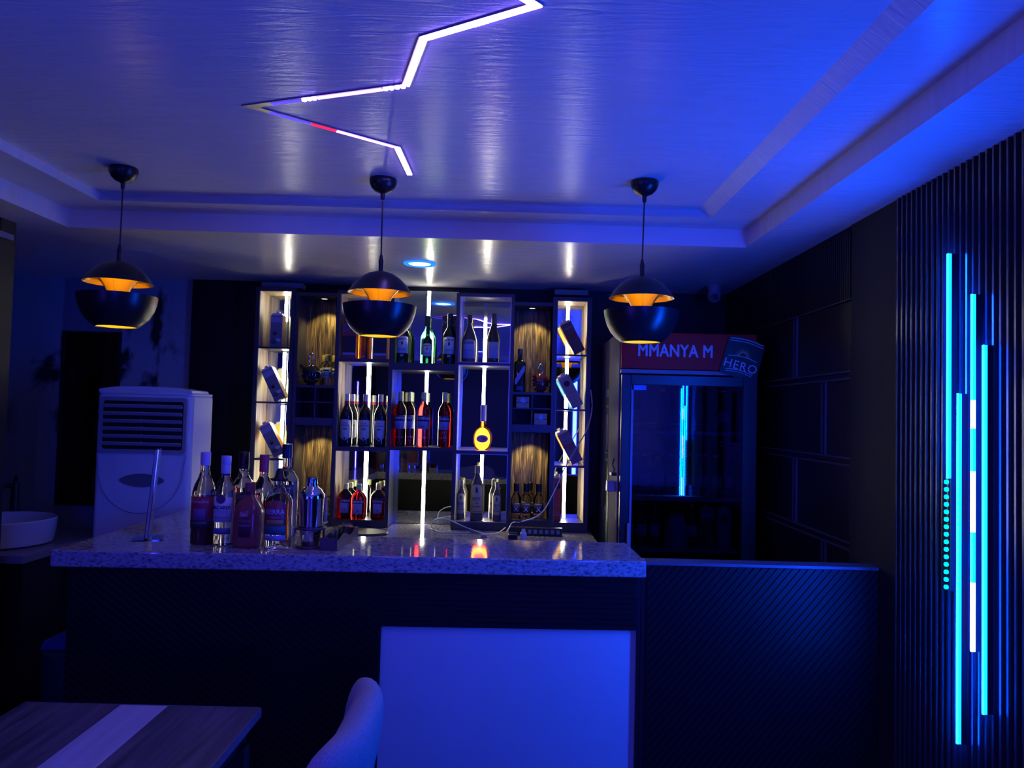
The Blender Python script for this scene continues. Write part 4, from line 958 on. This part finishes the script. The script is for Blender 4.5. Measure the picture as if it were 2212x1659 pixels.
# ------------------------------------------------------------------ juice cartons
def carton(label, c, tilt, face, side, h=0.205, w=0.07, d=0.07, dark=None, kind=0):
    t = thing('juice_carton', label, 'carton', c, rot=(0, -math.radians(tilt), 0))
    hh = h/2
    MB().box(-w/2, w/2, -d/2, d/2, -hh, hh-0.012, bev=0.001).build('carton_body', side, t)
    MB().prism([(-w/2+0.001, hh-0.0125), (w/2-0.001, hh-0.0125), (w/2-0.008, hh), (-w/2+0.008, hh)], -d/2+0.004, d/2-0.004).build('carton_top', LW, t)
    MB().lathe([(0, 0), (0.012, 0), (0.012, 0.012), (0, 0.013)], 20, 0.0, -0.01, hh).build('screw_cap', CAPW, t, True)
    fb = MB().box(-w/2+0.0005, w/2-0.0005, -d/2-0.0012, -d/2-0.0003, -hh+0.002, hh-0.014).build('front_print', face, t)
    if kind == 0:
        MB().box(-w/2+0.002, w/2-0.002, -d/2-0.002, -d/2-0.0013, hh-0.055, hh-0.022).build('name_band', mat('periwinkle label', (0.34, 0.35, 0.55), 0.5), fb)
        mb = MB(); mb.lathe([(0, 0), (0.017, 0), (0.016, 0.001), (0, 0.0012)], 24, mx=Matrix.Translation((0.012, -d/2-0.0013, -hh+0.045)) @ Matrix.Rotation(PI/2, 4, 'X') @ Matrix.Diagonal((1, 0.6, 1, 1)))
        mb.build('fruit_print', mat('pale fruit print', (0.5, 0.5, 0.6), 0.5), fb)
        mb = MB(); mb.lathe([(0, 0), (0.019, 0), (0.018, 0.001), (0, 0.0012)], 24, mx=Matrix.Translation((-0.012, -d/2-0.0013, -hh+0.035)) @ Matrix.Rotation(PI/2, 4, 'X') @ Matrix.Diagonal((1, 0.8, 1, 1)))
        for k in range(7):
            a = math.radians(40+100*k/6); q = Vector((-0.008, -hh+0.075)); e = q+Vector((math.cos(a), math.sin(a)))*0.030; n_ = Vector((-math.sin(a), math.cos(a)))*0.004
            mb.prism([tuple(q-n_), tuple(e), tuple(q+n_)], -d/2-0.0021, -d/2-0.0013)
        mb.build('leaf_print', mat('dull olive print', (0.10, 0.11, 0.09), 0.5), fb)
    elif kind == 1:
        mb = MB(); mb.lathe([(0, 0), (0.018, 0), (0.017, 0.001), (0, 0.0012)], 24, mx=Matrix.Translation((0, -d/2-0.0013, hh-0.055)) @ Matrix.Rotation(PI/2, 4, 'X')); mb.build('round_emblem', LDARK, fb)
        mb = MB(); mb.box(-0.02, 0.02, -d/2-0.002, -d/2-0.0013, -hh+0.09, -hh+0.094); mb.box(-0.024, 0.024, -d/2-0.002, -d/2-0.0013, -hh+0.03, -hh+0.036); mb.box(-0.018, 0.018, -d/2-0.002, -d/2-0.0013, -hh+0.045, -hh+0.048); mb.build('print_lines', LGREY, fb)
    else:
        mb = MB()
        for k, s_ in enumerate((0.02, 0.008, -0.004)):
            mb.prism([(-w/2+0.001, s_), (0, s_-0.014), (w/2-0.001, s_), (w/2-0.001, s_+0.006), (0, s_-0.008), (-w/2+0.001, s_+0.006)], -d/2-0.002, -d/2-0.0013)
        mb.build('ribbon_print', LRED, fb)
        MB().box(-0.026, 0.026, -d/2-0.002, -d/2-0.0013, hh-0.05, hh-0.043).build('name_line', LGREY, fb)
    return t
def cc(px, py, y, tilt, floor, lo, hi):
    v = atY(px, py, y); a = math.radians(tilt); wx = 0.035*math.cos(a)+0.1025*math.sin(a)+0.004; hz = 0.1025*math.cos(a)+0.035*math.sin(a)
    return (min(max(v.x, lo+wx), hi-wx), y, floor+hz+0.001)
TL_ = (-1.475, -1.293); TR_ = (0.277, 0.450)
VI = mat('dusky carton print', (0.20, 0.18, 0.24), 0.45); TAN = mat('cream carton side', (0.55, 0.48, 0.33), 0.5); ORG = mat('orange carton side', (0.85, 0.45, 0.08), 0.5); BLS = mat('sky carton side', (0.12, 0.42, 0.85), 0.5); BLF = mat('white blue carton', (0.30, 0.31, 0.45), 0.5)
carton('upright juice carton in the top cell of the left tower', cc(601, 707, 4.59, 0, 1.908, *TL_), 0, VI, TAN)
carton('tilted juice carton in the second cell of the left tower', cc(589, 826, 4.575, 26.5, 1.587, *TL_), 26.5, VI, TAN)
carton('tilted juice carton in the third cell of the left tower', cc(588, 949, 4.575, 29, 1.257, *TL_), 29, VI, ORG)
carton('tilted dark juice carton with orange side in the top cell of the right tower', cc(1236, 725, 4.575, 28, 1.908, *TR_), 28, mat('deep violet carton', (0.12, 0.09, 0.14), 0.45), ORG, kind=2)
carton('tilted white carton with a round dark emblem in the second cell of the right tower', cc(1231, 851, 4.575, 28, 1.587, *TR_), 28, BLF, BLS, kind=1)
carton('tilted blue-violet carton with a ribbon in the third cell of the right tower', cc(1230, 961, 4.575, 28, 1.257, *TR_), 28, mat('blue violet carton', (0.16, 0.16, 0.30), 0.45), ORG, kind=2)
carton('plain red carton standing in the bottom cell of the right tower', (0.303, 4.60, 0.9258+0.1305), 0, mat('red carton', (0.45, 0.08, 0.09), 0.5), mat('red carton', (0.45, 0.08, 0.09), 0.5), h=0.26, w=0.04, kind=1)

# ------------------------------------------------------------------ things on the worktop
o = MB().tube(curve([(-0.43, 4.52, WB+0.006), (-0.42, 4.45, WB+0.05), (-0.35, 4.42, WB+0.075), (-0.24, 4.40, WB+0.035), (-0.18, 4.36, WB+0.02), (-0.12, 4.33, WB+0.008), (-0.05, 4.35, WB+0.006), (0.0, 4.42, WB+0.03)]), 0.0035, 8).build('white_cable', CABLEW, None, True); tag(o, 'thin white cable looping over the worktop between two shelf columns', 'cable')
o = MB().tube(curve([(-0.43, 4.47, WB+0.006), (-0.38, 4.38, WB+0.005), (-0.30, 4.36, WB+0.005), (-0.20, 4.38, WB+0.006)]), 0.003, 8).build('white_cable', CABLEW, None, True); tag(o, 'short white cable lying flat below the central light strip', 'cable')
pts = [tuple(atY(*q)) for q in ((1276, 842, 4.47), (1279, 880, 4.47), (1270, 922, 4.46), (1250, 960, 4.44), (1232, 990, 4.43), (1218, 1015, 4.43), (1205, 1045, 4.43), (1188, 1080, 4.42), (1175, 1102, 4.40), (1155, 1118, 4.38), (1125, 1127, 4.36), (1107, 1129, 4.34), (1101, 1138, 4.32), (1094, 1150, 4.26))]
o = MB().tube(curve(pts), 0.0035, 8).build('hanging_cable', CABLEW, None, True); tag(o, 'white cable hanging in front of the right shelf tower down to the power strip', 'cable')
t = thing('power_strip', 'black power strip with a row of sockets on the worktop', 'power strip', (0.15, 4.36, WB+0.0005), math.radians(-3))
MB().box(-0.13, 0.17, -0.02, 0.02, 0, 0.045, bev=0.004).build('strip_body', DARKP, t)
for k in range(6):
    MB().box(-0.022+k*0.032, -0.004+k*0.032, -0.0212, -0.0202, 0.012, 0.034).build('socket', GREYP, t)
MB().box(-0.125, -0.085, -0.021, -0.0202, 0.012, 0.016).build('switch', mat('switch grey', (0.3, 0.3, 0.34), 0.4), t)
t = thing('plug', 'white round plug adapter with a black wire before the power strip', 'plug', (0.098, 4.18, WB+0.0005))
MB().lathe([(0, 0), (0.018, 0), (0.018, 0.038), (0.012, 0.044), (0.009, 0.06), (0, 0.06)], 24).build('plug_body', CAPW, t, True)
MB().tube(curve([(0, 0, 0.058), (0.0, 0.01, 0.085), (-0.025, 0.02, 0.098), (-0.045, 0.03, 0.085), (-0.05, 0.04, 0.01)]), 0.0025, 8).build('wire', DARKP, t, True)
o = MB().box(0.015, 0.065, 4.13, 4.17, WB+0.0005, WB+0.035, bev=0.003).build('black_adapter', DARKP); tag(o, 'small black adapter brick left of the white plug', 'adapter')
o = MB().box(-0.035, 0.0, -0.012, 0.012, 0, 0.016, bev=0.004, mx=Matrix.Translation((-0.10, 4.26, WB+0.0005))).build('cork_block', mat('peach plastic', (0.55, 0.36, 0.26), 0.5)); tag(o, 'small peach coloured block on the worktop under the cognac column', 'block')
t = thing('serving_board', 'round dark wooden board lying on the worktop left of the central strip', 'board', (-0.80, 4.28, WB+0.0005))
MB().lathe([(0, 0), (0.15, 0), (0.155, 0.006), (0.15, 0.012), (0, 0.012)], 48, sy=0.7).build('board_body', mat('dark board wood', (0.10, 0.09, 0.06), 0.5), t, True)

# ------------------------------------------------------------------ things on the bar counter
def base(px, py): return atZ(px, py, 1.05)
ZT = 1.0505
# pink syrup bottle
p = base(427, 1179)
t = thing('syrup_bottle', 'red-labelled syrup bottle with a lilac cap leftmost of the counter bottles', 'bottle', (p.x, p.y+0.042, ZT))
MB().lathe([(0, 0.002), (0.038, 0), (0.0425, 0.005), (0.0425, 0.175), (0.041, 0.192), (0.034, 0.215), (0.023, 0.24), (0.0165, 0.262), (0.0155, 0.29), (0, 0.29)], 40).build('bottle_body', CLEAR, t, True)
MB().lathe([(0, 0.004), (0.036, 0.004), (0.0395, 0.01), (0.0395, 0.172), (0, 0.172)], 36).build('syrup', mat('dark red syrup', (0.10, 0.006, 0.02), 0.2), t, True)
MB().lathe([(0.0158, 0.284), (0.0178, 0.286), (0.0178, 0.33), (0.016, 0.333), (0, 0.333)], 28).build('cap', mat('lilac cap', (0.55, 0.42, 0.62), 0.4), t, True)
l = patch(0.0428, 0.062, 0.175, 2.6, LRED, t, name='label')
lettering('Grenadine', 0.018, mat('pink print', (0.65, 0.42, 0.5), 0.5), l, R=0.0438, z=0.152, x=-0.004); lettering('BARTENDER', 0.009, LGREY, l, R=0.0438, z=0.078)
patch(0.0434, 0.09, 0.132, 1.0, mat('violet picture', (0.18, 0.08, 0.22), 0.5), l, name='picture'); patch(0.0434, 0.062, 0.088, 2.5, LDARK, l, name='lower_band')
# clear rum
p = base(474, 1180)
t = thing('rum_bottle', 'clear rum bottle with white label and dark round emblem, second from left on the counter', 'bottle', (p.x, p.y+0.036, ZT))
t['label'] = 'clear rum bottle with white label and dark round emblem, second from left on the counter'
MB().lathe([(0, 0.006), (0.030, 0.0), (0.0355, 0.004), (0.0375, 0.015), (0.036, 0.05), (0.0372, 0.185), (0.034, 0.208), (0.024, 0.228), (0.0165, 0.245), (0.0150, 0.262), (0.0150, 0.28), (0, 0.28)], 40).build('bottle_body', CLEAR, t, True)
MB().lathe([(0.0153, 0.250), (0.0165, 0.251), (0.0165, 0.254), (0.0153, 0.255)], 28).build('neck_band', INKB, t, True)
MB().lathe([(0.0155, 0.256), (0.0170, 0.257), (0.0170, 0.288), (0.0160, 0.290), (0.0175, 0.293), (0.0175, 0.318), (0.0165, 0.321), (0, 0.321)], 28).build('cap', mat('lavender cap', (0.50, 0.47, 0.66), 0.4), t, True)
l = patch(0.0376, 0.085, 0.172, 2.1, LW, t, arch=0.004, sy=1.0)
lettering('BACARDÍ', 0.0165, mat('deep blue print', (0.02, 0.03, 0.09), 0.5), l, R=0.0388, z=0.132, bold=0.0006); lettering('CARTA BLANCA', 0.0075, LGREY, l, R=0.0388, z=0.120)
patch(0.0386, 0.100, 0.102, 1.6, LGREY, l, name='print_line')
e_ = MB(); e_.lathe([(0, 0), (0.017, 0), (0.016, 0.001), (0, 0.0014)], 28, mx=Matrix.Translation((-0.001, -0.0384, 0.168)) @ Matrix.Rotation(PI/2, 4, 'X')); e_.build('round_emblem', mat('maroon emblem', (0.10, 0.03, 0.07), 0.4), l)
patch(0.0374, 0.042, 0.064, 1.9, mat('blue grey label', (0.10, 0.14, 0.30), 0.4), t, name='lower_label')
# dark-labelled clear bottle behind
p = base(527, 1158)
t = thing('spirit_bottle', 'clear bottle with black cap and dark label standing behind the rust-coloured bottle', 'bottle', (atY(527, 1010, 3.0).x, 3.0, ZT))
MB().lathe([(0, 0.004), (0.036, 0), (0.0405, 0.006), (0.041, 0.18), (0.038, 0.205), (0.028, 0.222), (0.019, 0.236), (0.018, 0.28), (0, 0.28)], 36).build('bottle_body', CLEAR, t, True)
MB().lathe([(0.0182, 0.262), (0.0195, 0.263), (0.0195, 0.325), (0.018, 0.327), (0, 0.327)], 28).build('cap', CAPB, t, True)
l = patch(0.0413, 0.06, 0.175, 2.4, LDARK, t); lettering('RUM', 0.02, LGREY, l, R=0.0423, z=0.15)
# rust-coloured liqueur
p = base(527, 1184)
t = thing('liqueur_bottle', 'short rust-red liqueur bottle with ribbed red cap and maroon label', 'bottle', (p.x, p.y+0.045, ZT))
MB().lathe([(0, 0.003), (0.046, 0), (0.0505, 0.006), (0.0510, 0.03), (0.0505, 0.115), (0.047, 0.135), (0.036, 0.158), (0.023, 0.174), (0.0165, 0.186), (0.0155, 0.20), (0, 0.20)], 44, sq=0.25).build('bottle_body', ROSE, t, True)
mb = MB(); mb.lathe([(0.016, 0.196), (0.0182, 0.197), (0.0182, 0.226), (0.017, 0.229), (0, 0.229)], 28)
mb.lathe([(0.0187, 0.200), (0.0190, 0.203), (0.0187, 0.206), (0.0187, 0.200)], 28); mb.lathe([(0.0187, 0.209), (0.0190, 0.212), (0.0187, 0.215), (0.0187, 0.209)], 28); mb.build('cap', mat('rust cap', (0.34, 0.10, 0.08), 0.4), t, True)
MB().lathe([(0.0168, 0.180), (0.0178, 0.181), (0.0178, 0.1955), (0.0165, 0.196)], 28).build('neck_band', LDARK, t, True)
l = patch(0.0545, 0.038, 0.112, 1.25, mat('maroon label', (0.12, 0.02, 0.05), 0.45), t, sy=0.97, n=20)
lettering('LA FRUTA', 0.0115, LGREY, l, R=0.0558, z=0.092, sy=0.97); patch(0.0552, 0.078, 0.081, 0.7, LGREY, l, name='print_line', sy=0.97)
mb = MB()
for k in range(5): mb.box(0.044, 0.0515, -0.034, -0.0330, 0.040+k*0.018, 0.0415+k*0.018)
mb.build('side_ticks', LGREY, t)
# amber bottle with red cap behind
t = thing('whisky_bottle', 'round-shouldered bottle half full of amber whisky with a red cap', 'bottle', (atY(571, 1010, 2.955).x, 2.955, ZT))
MB().lathe([(0, 0.003), (0.037, 0), (0.041, 0.005), (0.042, 0.15), (0.041, 0.178), (0.034, 0.205), (0.022, 0.225), (0.0165, 0.24), (0.016, 0.26), (0, 0.26)], 40).build('bottle_body', CLEAR, t, True)
MB().lathe([(0, 0.004), (0.036, 0.004), (0.0392, 0.01), (0.0400, 0.146), (0, 0.146)], 36).build('whisky', mat('amber liquid', (0.65, 0.22, 0.03), 0.05, trans=0.8, ior=1.33), t, True)
MB().lathe([(0.0163, 0.255), (0.0178, 0.256), (0.0178, 0.318), (0.0165, 0.321), (0, 0.321)], 28).build('cap', mat('rose red cap', (0.42, 0.05, 0.08), 0.4), t, True)
# tequila with hat cap
p = base(590, 1190)
t = thing('tequila_bottle', 'clear tequila bottle with red-gold label and a black hat-shaped cap', 'bottle', (p.x, p.y+0.047, ZT))
MB().lathe([(0, 0.02), (0.030, 0.006), (0.040, 0.0), (0.047, 0.005), (0.048, 0.03), (0.0475, 0.165), (0.045, 0.178), (0.036, 0.192), (0.023, 0.206), (0.017, 0.222), (0.0155, 0.245), (0, 0.245)], 44).build('bottle_body', CLEAR, t, True)
MB().lathe([(0, 0.243), (0.028, 0.241), (0.0335, 0.247), (0.0325, 0.250), (0.022, 0.2475), (0.016, 0.256), (0.011, 0.278), (0.006, 0.285), (0, 0.286)], 36).build('hat_cap', mat('hat brown black', (0.03, 0.018, 0.018), 0.4), t, True)
l = patch(0.0482, 0.055, 0.155, 1.7, mat('crimson label', (0.26, 0.03, 0.06), 0.4), t, arch=0.020, n=20)
lettering('SIERRA', 0.023, mat('silver print', (0.55, 0.5, 0.55), 0.4), l, R=0.0494, z=0.128, bold=0.0005); lettering('TEQUILA', 0.0085, mat('silver print', (0.55, 0.5, 0.55), 0.4), l, R=0.0494, z=0.113, space=1.3)
patch(0.0489, 0.088, 0.104, 1.3, mat('ochre picture', (0.35, 0.20, 0.06), 0.5), l, name='picture', arch=0.004); patch(0.0490, 0.0555, 0.086, 1.68, mat('teal picture', (0.03, 0.10, 0.14), 0.5), l, name='lower_picture')
patch(0.0482, 0.035, 0.053, 1.7, mat('pale violet strip', (0.25, 0.24, 0.42), 0.5), t, name='lower_label')
# vodka behind
t = thing('vodka_bottle', 'large clear bottle with black cap and lettering ART behind the tequila and the shaker', 'bottle', (atY(620, 1000, 3.025).x, 3.025, ZT))
MB().lathe([(0, 0.004), (0.040, 0), (0.0445, 0.006), (0.0455, 0.03), (0.046, 0.21), (0.042, 0.232), (0.030, 0.250), (0.019, 0.263), (0.0165, 0.275), (0.0165, 0.33), (0, 0.33)], 44).build('bottle_body', CLEAR, t, True)
MB().lathe([(0.0168, 0.305), (0.0195, 0.306), (0.0195, 0.357), (0.018, 0.36), (0, 0.36)], 28).build('cap', mat('navy cap', (0.015, 0.02, 0.05), 0.3), t, True)
l = patch(0.0463, 0.150, 0.205, 1.9, mat('navy shield', (0.03, 0.03, 0.07), 0.4), t, dip=0.05)
lettering('ART', 0.032, mat('slate print', (0.30, 0.30, 0.36), 0.4), l, R=0.0475, z=0.172, x=0.006, bold=0.0005)
# cocktail shaker in its wooden ring stand
p = base(662, 1187)
SX, SY_ = p.x, p.y+0.048
t = thing('cocktail_shaker', 'polished steel cocktail shaker standing in a wooden ring stand', 'shaker', (SX, SY_, ZT+0.009))
MB().lathe([(0, 0.001), (0.030, 0), (0.0335, 0.004), (0.040, 0.06), (0.0445, 0.165), (0.0450, 0.168), (0, 0.168)], 48).build('cup', CHROME, t, True)
MB().lathe([(0.0455, 0.166), (0.0462, 0.170), (0.0445, 0.182), (0.036, 0.198), (0.024, 0.208), (0.0215, 0.212), (0, 0.212)], 48).build('strainer_lid', CHROME, t, True)
MB().lathe([(0.0210, 0.2125), (0.0215, 0.213), (0.0195, 0.236), (0.017, 0.242), (0, 0.243)], 40).build('cap', CHROME, t, True)
t = thing('shaker_stand', 'dark wooden shaker stand with a ring and a pinkish curved handle', 'stand', (SX, SY_, ZT))
MB().lathe([(0, 0), (0.050, 0), (0.052, 0.004), (0.050, 0.0085), (0, 0.0085)], 44).build('base_disc', TRAYW, t, True)
ri = MB(); ri.lathe([(0.0465, 0.066), (0.055, 0.066), (0.0565, 0.070), (0.055, 0.074), (0.0465, 0.074), (0.0455, 0.070), (0.0465, 0.066)], 44); ri.build('ring', TRAYW, t, True)
MB().slab([(0.016, 0.050), (0.024, 0.10), (0.026, 0.158), (0.008, 0.158), (0.002, 0.10), (-0.014, 0.050)], 0.066, 0.074).build('ring_arm', TRAYW, t, bevel=0.002)
MB().tube(curve([(0.026, 0.050, 0.182), (0.024, 0.08, 0.181), (0.022, 0.108, 0.170), (0.020, 0.130, 0.145), (0.018, 0.146, 0.112), (0.017, 0.150, 0.075)]), 0.0065, 12).build('handle', PINKH, t, True)
MB().tube([(0.014, 0.145, 0.066), (0.014, 0.145, 0.0)], 0.005, 12).build('post', TRAYW, t, True)
# shot tray
p0 = base(703, 1190); p1 = Vector((-0.628, 3.00, 1.05))
ang = math.atan2(p1.y-p0.y-0.02, p1.x-p0.x)
t = thing('glass_tray', 'dark wooden trough tray with wavy sides holding shot glasses', 'tray', (p0.x+0.008, p0.y+0.005, ZT), ang-PI/2+math.radians(-1.5))
tl = 0.30
prof = [(0, 0), (tl, 0), (tl, 0.040)] + [(tl-(tl)*k/20, 0.036+0.010*math.cos(2*PI*k/20*1.5)) for k in range(1, 20)] + [(0, 0.044)]
mrot = Matrix(((0, 1, 0, 0), (1, 0, 0, 0), (0, 0, 1, 0), (0, 0, 0, 1)))
for x0_ in (-0.032, 0.026):
    mb = MB(); mb.prism(prof, x0_, x0_+0.006, mx=mrot); mb.build('side_board', TRAYW, t, bevel=0.001)
MB().box(-0.026, 0.026, 0.0005, tl-0.0005, 0, 0.006).build('bottom_board', TRAYW, t)
MB().box(-0.026, 0.026, 0.0, 0.006, 0.0062, 0.044).build('end_board', TRAYW, t); MB().box(-0.026, 0.026, tl-0.006, tl, 0.0062, 0.040).build('end_board', TRAYW, t)
mx_t = Matrix.Translation(t.location) @ Matrix.Rotation(t.rotation_euler[2], 4, 'Z')
def shot(loc, lab):
    t = thing('shot_glass', lab, 'glass', loc, 0, 'shot glasses in the wooden tray')
    MB().lathe([(0, 0), (0.0165, 0), (0.0175, 0.002), (0.0222, 0.058), (0.0216, 0.0585), (0.0172, 0.012), (0, 0.010)], 12).build('glass_cup', CLEAR, t)
    return t
ords = ['nearest', 'second', 'third', 'fourth', 'farthest']
s0 = None
for k in range(5):
    q = mx_t @ Vector((0, 0.038+0.055*k, 0.0065))
    lab = 'clear shot glass in the wooden tray, %s from the counter edge' % ords[k]
    if s0 is None: s0 = shot(q, lab)
    else: dup(s0, q, lab)
# acrylic menu holder seen edge-on
p = base(322, 1163)
t = thing('menu_holder', 'upright clear acrylic menu holder seen edge-on at the left of the counter', 'menu holder', (p.x, p.y, ZT), math.radians(110))
MB().box(-0.06, 0.075, -0.0015, 0.0015, 0.003, 0.335, mx=Matrix.Rotation(math.radians(4), 4, 'X')).build('panel', ACRY, t)
MB().box(-0.06, 0.075, 0.010, 0.0125, 0.003, 0.333, mx=Matrix.Rotation(math.radians(4), 4, 'X')).build('panel', ACRY, t)
MB().box(-0.06, 0.075, -0.0005, 0.009, 0.008, 0.331, mx=Matrix.Translation((0, 0.001, 0)) @ Matrix.Rotation(math.radians(4), 4, 'X')).build('paper_sheet', mat('menu paper', (0.35, 0.33, 0.40), 0.6), t)
MB().box(-0.06, 0.075, -0.05, 0.055, 0, 0.0025).build('foot', ACRY, t)

# ------------------------------------------------------------------ fridge contents
FB = mat('fridge bottle glass', (0.10, 0.14, 0.12), 0.08, trans=0.5); FBR = mat('fridge brown bottle', (0.09, 0.04, 0.02), 0.08, trans=0.4); FCAN = mat('fridge can', (0.35, 0.36, 0.38), 0.25, 0.8)
def fbottle(loc, label, glass=FB):
    t = thing('beer_bottle', label, 'bottle', loc, 0, None)
    MB().lathe([(0, 0), (0.028, 0), (0.030, 0.004), (0.030, 0.13), (0.025, 0.155), (0.014, 0.18), (0.012, 0.215), (0, 0.215)], 20).build('bottle_body', glass, t, True)
    MB().lathe([(0.0122, 0.208), (0.014, 0.209), (0.014, 0.219), (0, 0.22)], 16).build('cap', CAPSIL, t, True)
    patch(0.0302, 0.05, 0.11, 2.2, LW, t, n=8); return t
SHN = {1.48: 'top', 1.14: 'second', 0.88: 'third', 0.58: 'lowest'}
def row(z, xs, y, glass, what, grp, proto=[None, None]):
    i = 0 if glass is FB else 1
    for k, x in enumerate(xs):
        lab = '%s on the %s fridge shelf' % (what, SHN[z])
        loc = (FRX+x, y, z+0.0005)
        if proto[i] is None: proto[i] = fbottle(loc, lab, glass); proto[i]['group'] = grp
        else: dup(proto[i], loc, lab, group=grp)
row(1.14, [-0.26, -0.19, -0.12, -0.05, 0.03, 0.11, 0.19, 0.26], 4.06, FB, 'one of the clear-green beer bottles', 'beer bottles on the second fridge shelf')
row(1.14, [-0.225, -0.15, -0.08, 0.0, 0.07, 0.15, 0.225], 4.15, FBR, 'one of the brown beer bottles', 'brown beer bottles on the second fridge shelf')
row(0.58, [-0.25, -0.17, -0.09, -0.01, 0.07, 0.15, 0.23], 4.06, FBR, 'one of the brown beer bottles', 'brown beer bottles on the lowest fridge shelf')
row(0.88, [-0.27, -0.20, -0.13, 0.065], 4.07, FB, 'one of the clear-green beer bottles', 'beer bottles on the third fridge shelf')
row(1.48, [-0.24, -0.1, 0.22], 4.07, FB, 'one of the clear-green beer bottles', 'beer bottles on the top fridge shelf')
carton('orange juice carton with a pale top on the third fridge shelf', (FRX+0.135, 4.06, 0.88+0.104), 0, mat('orange brown print', (0.42, 0.20, 0.08), 0.5), LW, kind=0)
carton('pale blue carton with a round emblem on the third fridge shelf', (FRX+0.225, 4.06, 0.88+0.104), 0, BLF, LW, kind=1)
t = thing('jug', 'pale plastic jug standing behind the LED reflection on the third fridge shelf', 'jug', (FRX-0.035, 3.99, 0.8805))
MB().lathe([(0, 0), (0.055, 0), (0.060, 0.006), (0.060, 0.11), (0.054, 0.135), (0.040, 0.15), (0.038, 0.17), (0, 0.17)], 28).build('jug_body', mat('milky plastic', (0.35, 0.36, 0.45), 0.35), t, True)
MB().lathe([(0.039, 0.165), (0.041, 0.166), (0.041, 0.18), (0, 0.181)], 24).build('lid', GREYP, t, True)

# ------------------------------------------------------------------ added fill lights outside the view, for the blue ambient light
def area(x, y, z, col, e, size, rot=(0, 0, 0), name='ceiling_fill_light'):
    l = bpy.data.lights.new(name, 'AREA'); l.shape = 'DISK'; l.size = size; l.color = col; l.energy = e
    o = bpy.data.objects.new(name, l); C.objects.link(o); o.location = (x, y, z); o.rotation_euler = rot; return o
BV = (0.018, 0.032, 1.0)
for (x, y) in ((-1.9, -0.6), (-0.5, -1.6), (0.9, -1.0)):
    area(x, y, ZC-0.05, BV, 9.0, 0.2)  # added blue fill under the ceiling behind the viewer, no fitting modelled
def panel(x, y, z, sx, sy, col, e, rot, name):
    l = bpy.data.lights.new(name, 'AREA'); l.shape = 'RECTANGLE'; l.size = sx; l.size_y = sy; l.color = col; l.energy = e
    o = bpy.data.objects.new(name, l); C.objects.link(o); o.location = (x, y, z); o.rotation_euler = rot
for k in range(3):
    panel(0.35+0.36*k, YF+0.03, 1.35, 0.06, 1.5, BV, 16.0, (math.radians(90), 0, 0), 'rear_fill_light')  # added fill: tall thin blue emitters on the unseen rear wall
for k in range(4):
    panel(XL+0.03, -1.4+0.6*k, 1.3, 0.035, 1.3, (0.07, 0.045, 1.0), 10.0, (math.radians(90), 0, math.radians(-90)), 'left_fill_light')  # added fill: violet-blue emitters along the unseen stretch of left wall
w = bpy.data.worlds.new('world'); bpy.context.scene.world = w; w.use_nodes = True
w.node_tree.nodes['Background'].inputs[0].default_value = (0.01, 0.01, 0.05, 1); w.node_tree.nodes['Background'].inputs[1].default_value = 0.3
sc = bpy.context.scene
sc.view_settings.view_transform = 'Standard'; sc.view_settings.look = 'None'; sc.view_settings.gamma = 1.0; sc.view_settings.exposure = 0.0
sc.view_settings.use_curve_mapping = False
sc.cycles.max_bounces = 10; sc.cycles.transmission_bounces = 10; sc.cycles.transparent_max_bounces = 12
sc.cycles.caustics_refractive = True; sc.cycles.sample_clamp_indirect = 6.0
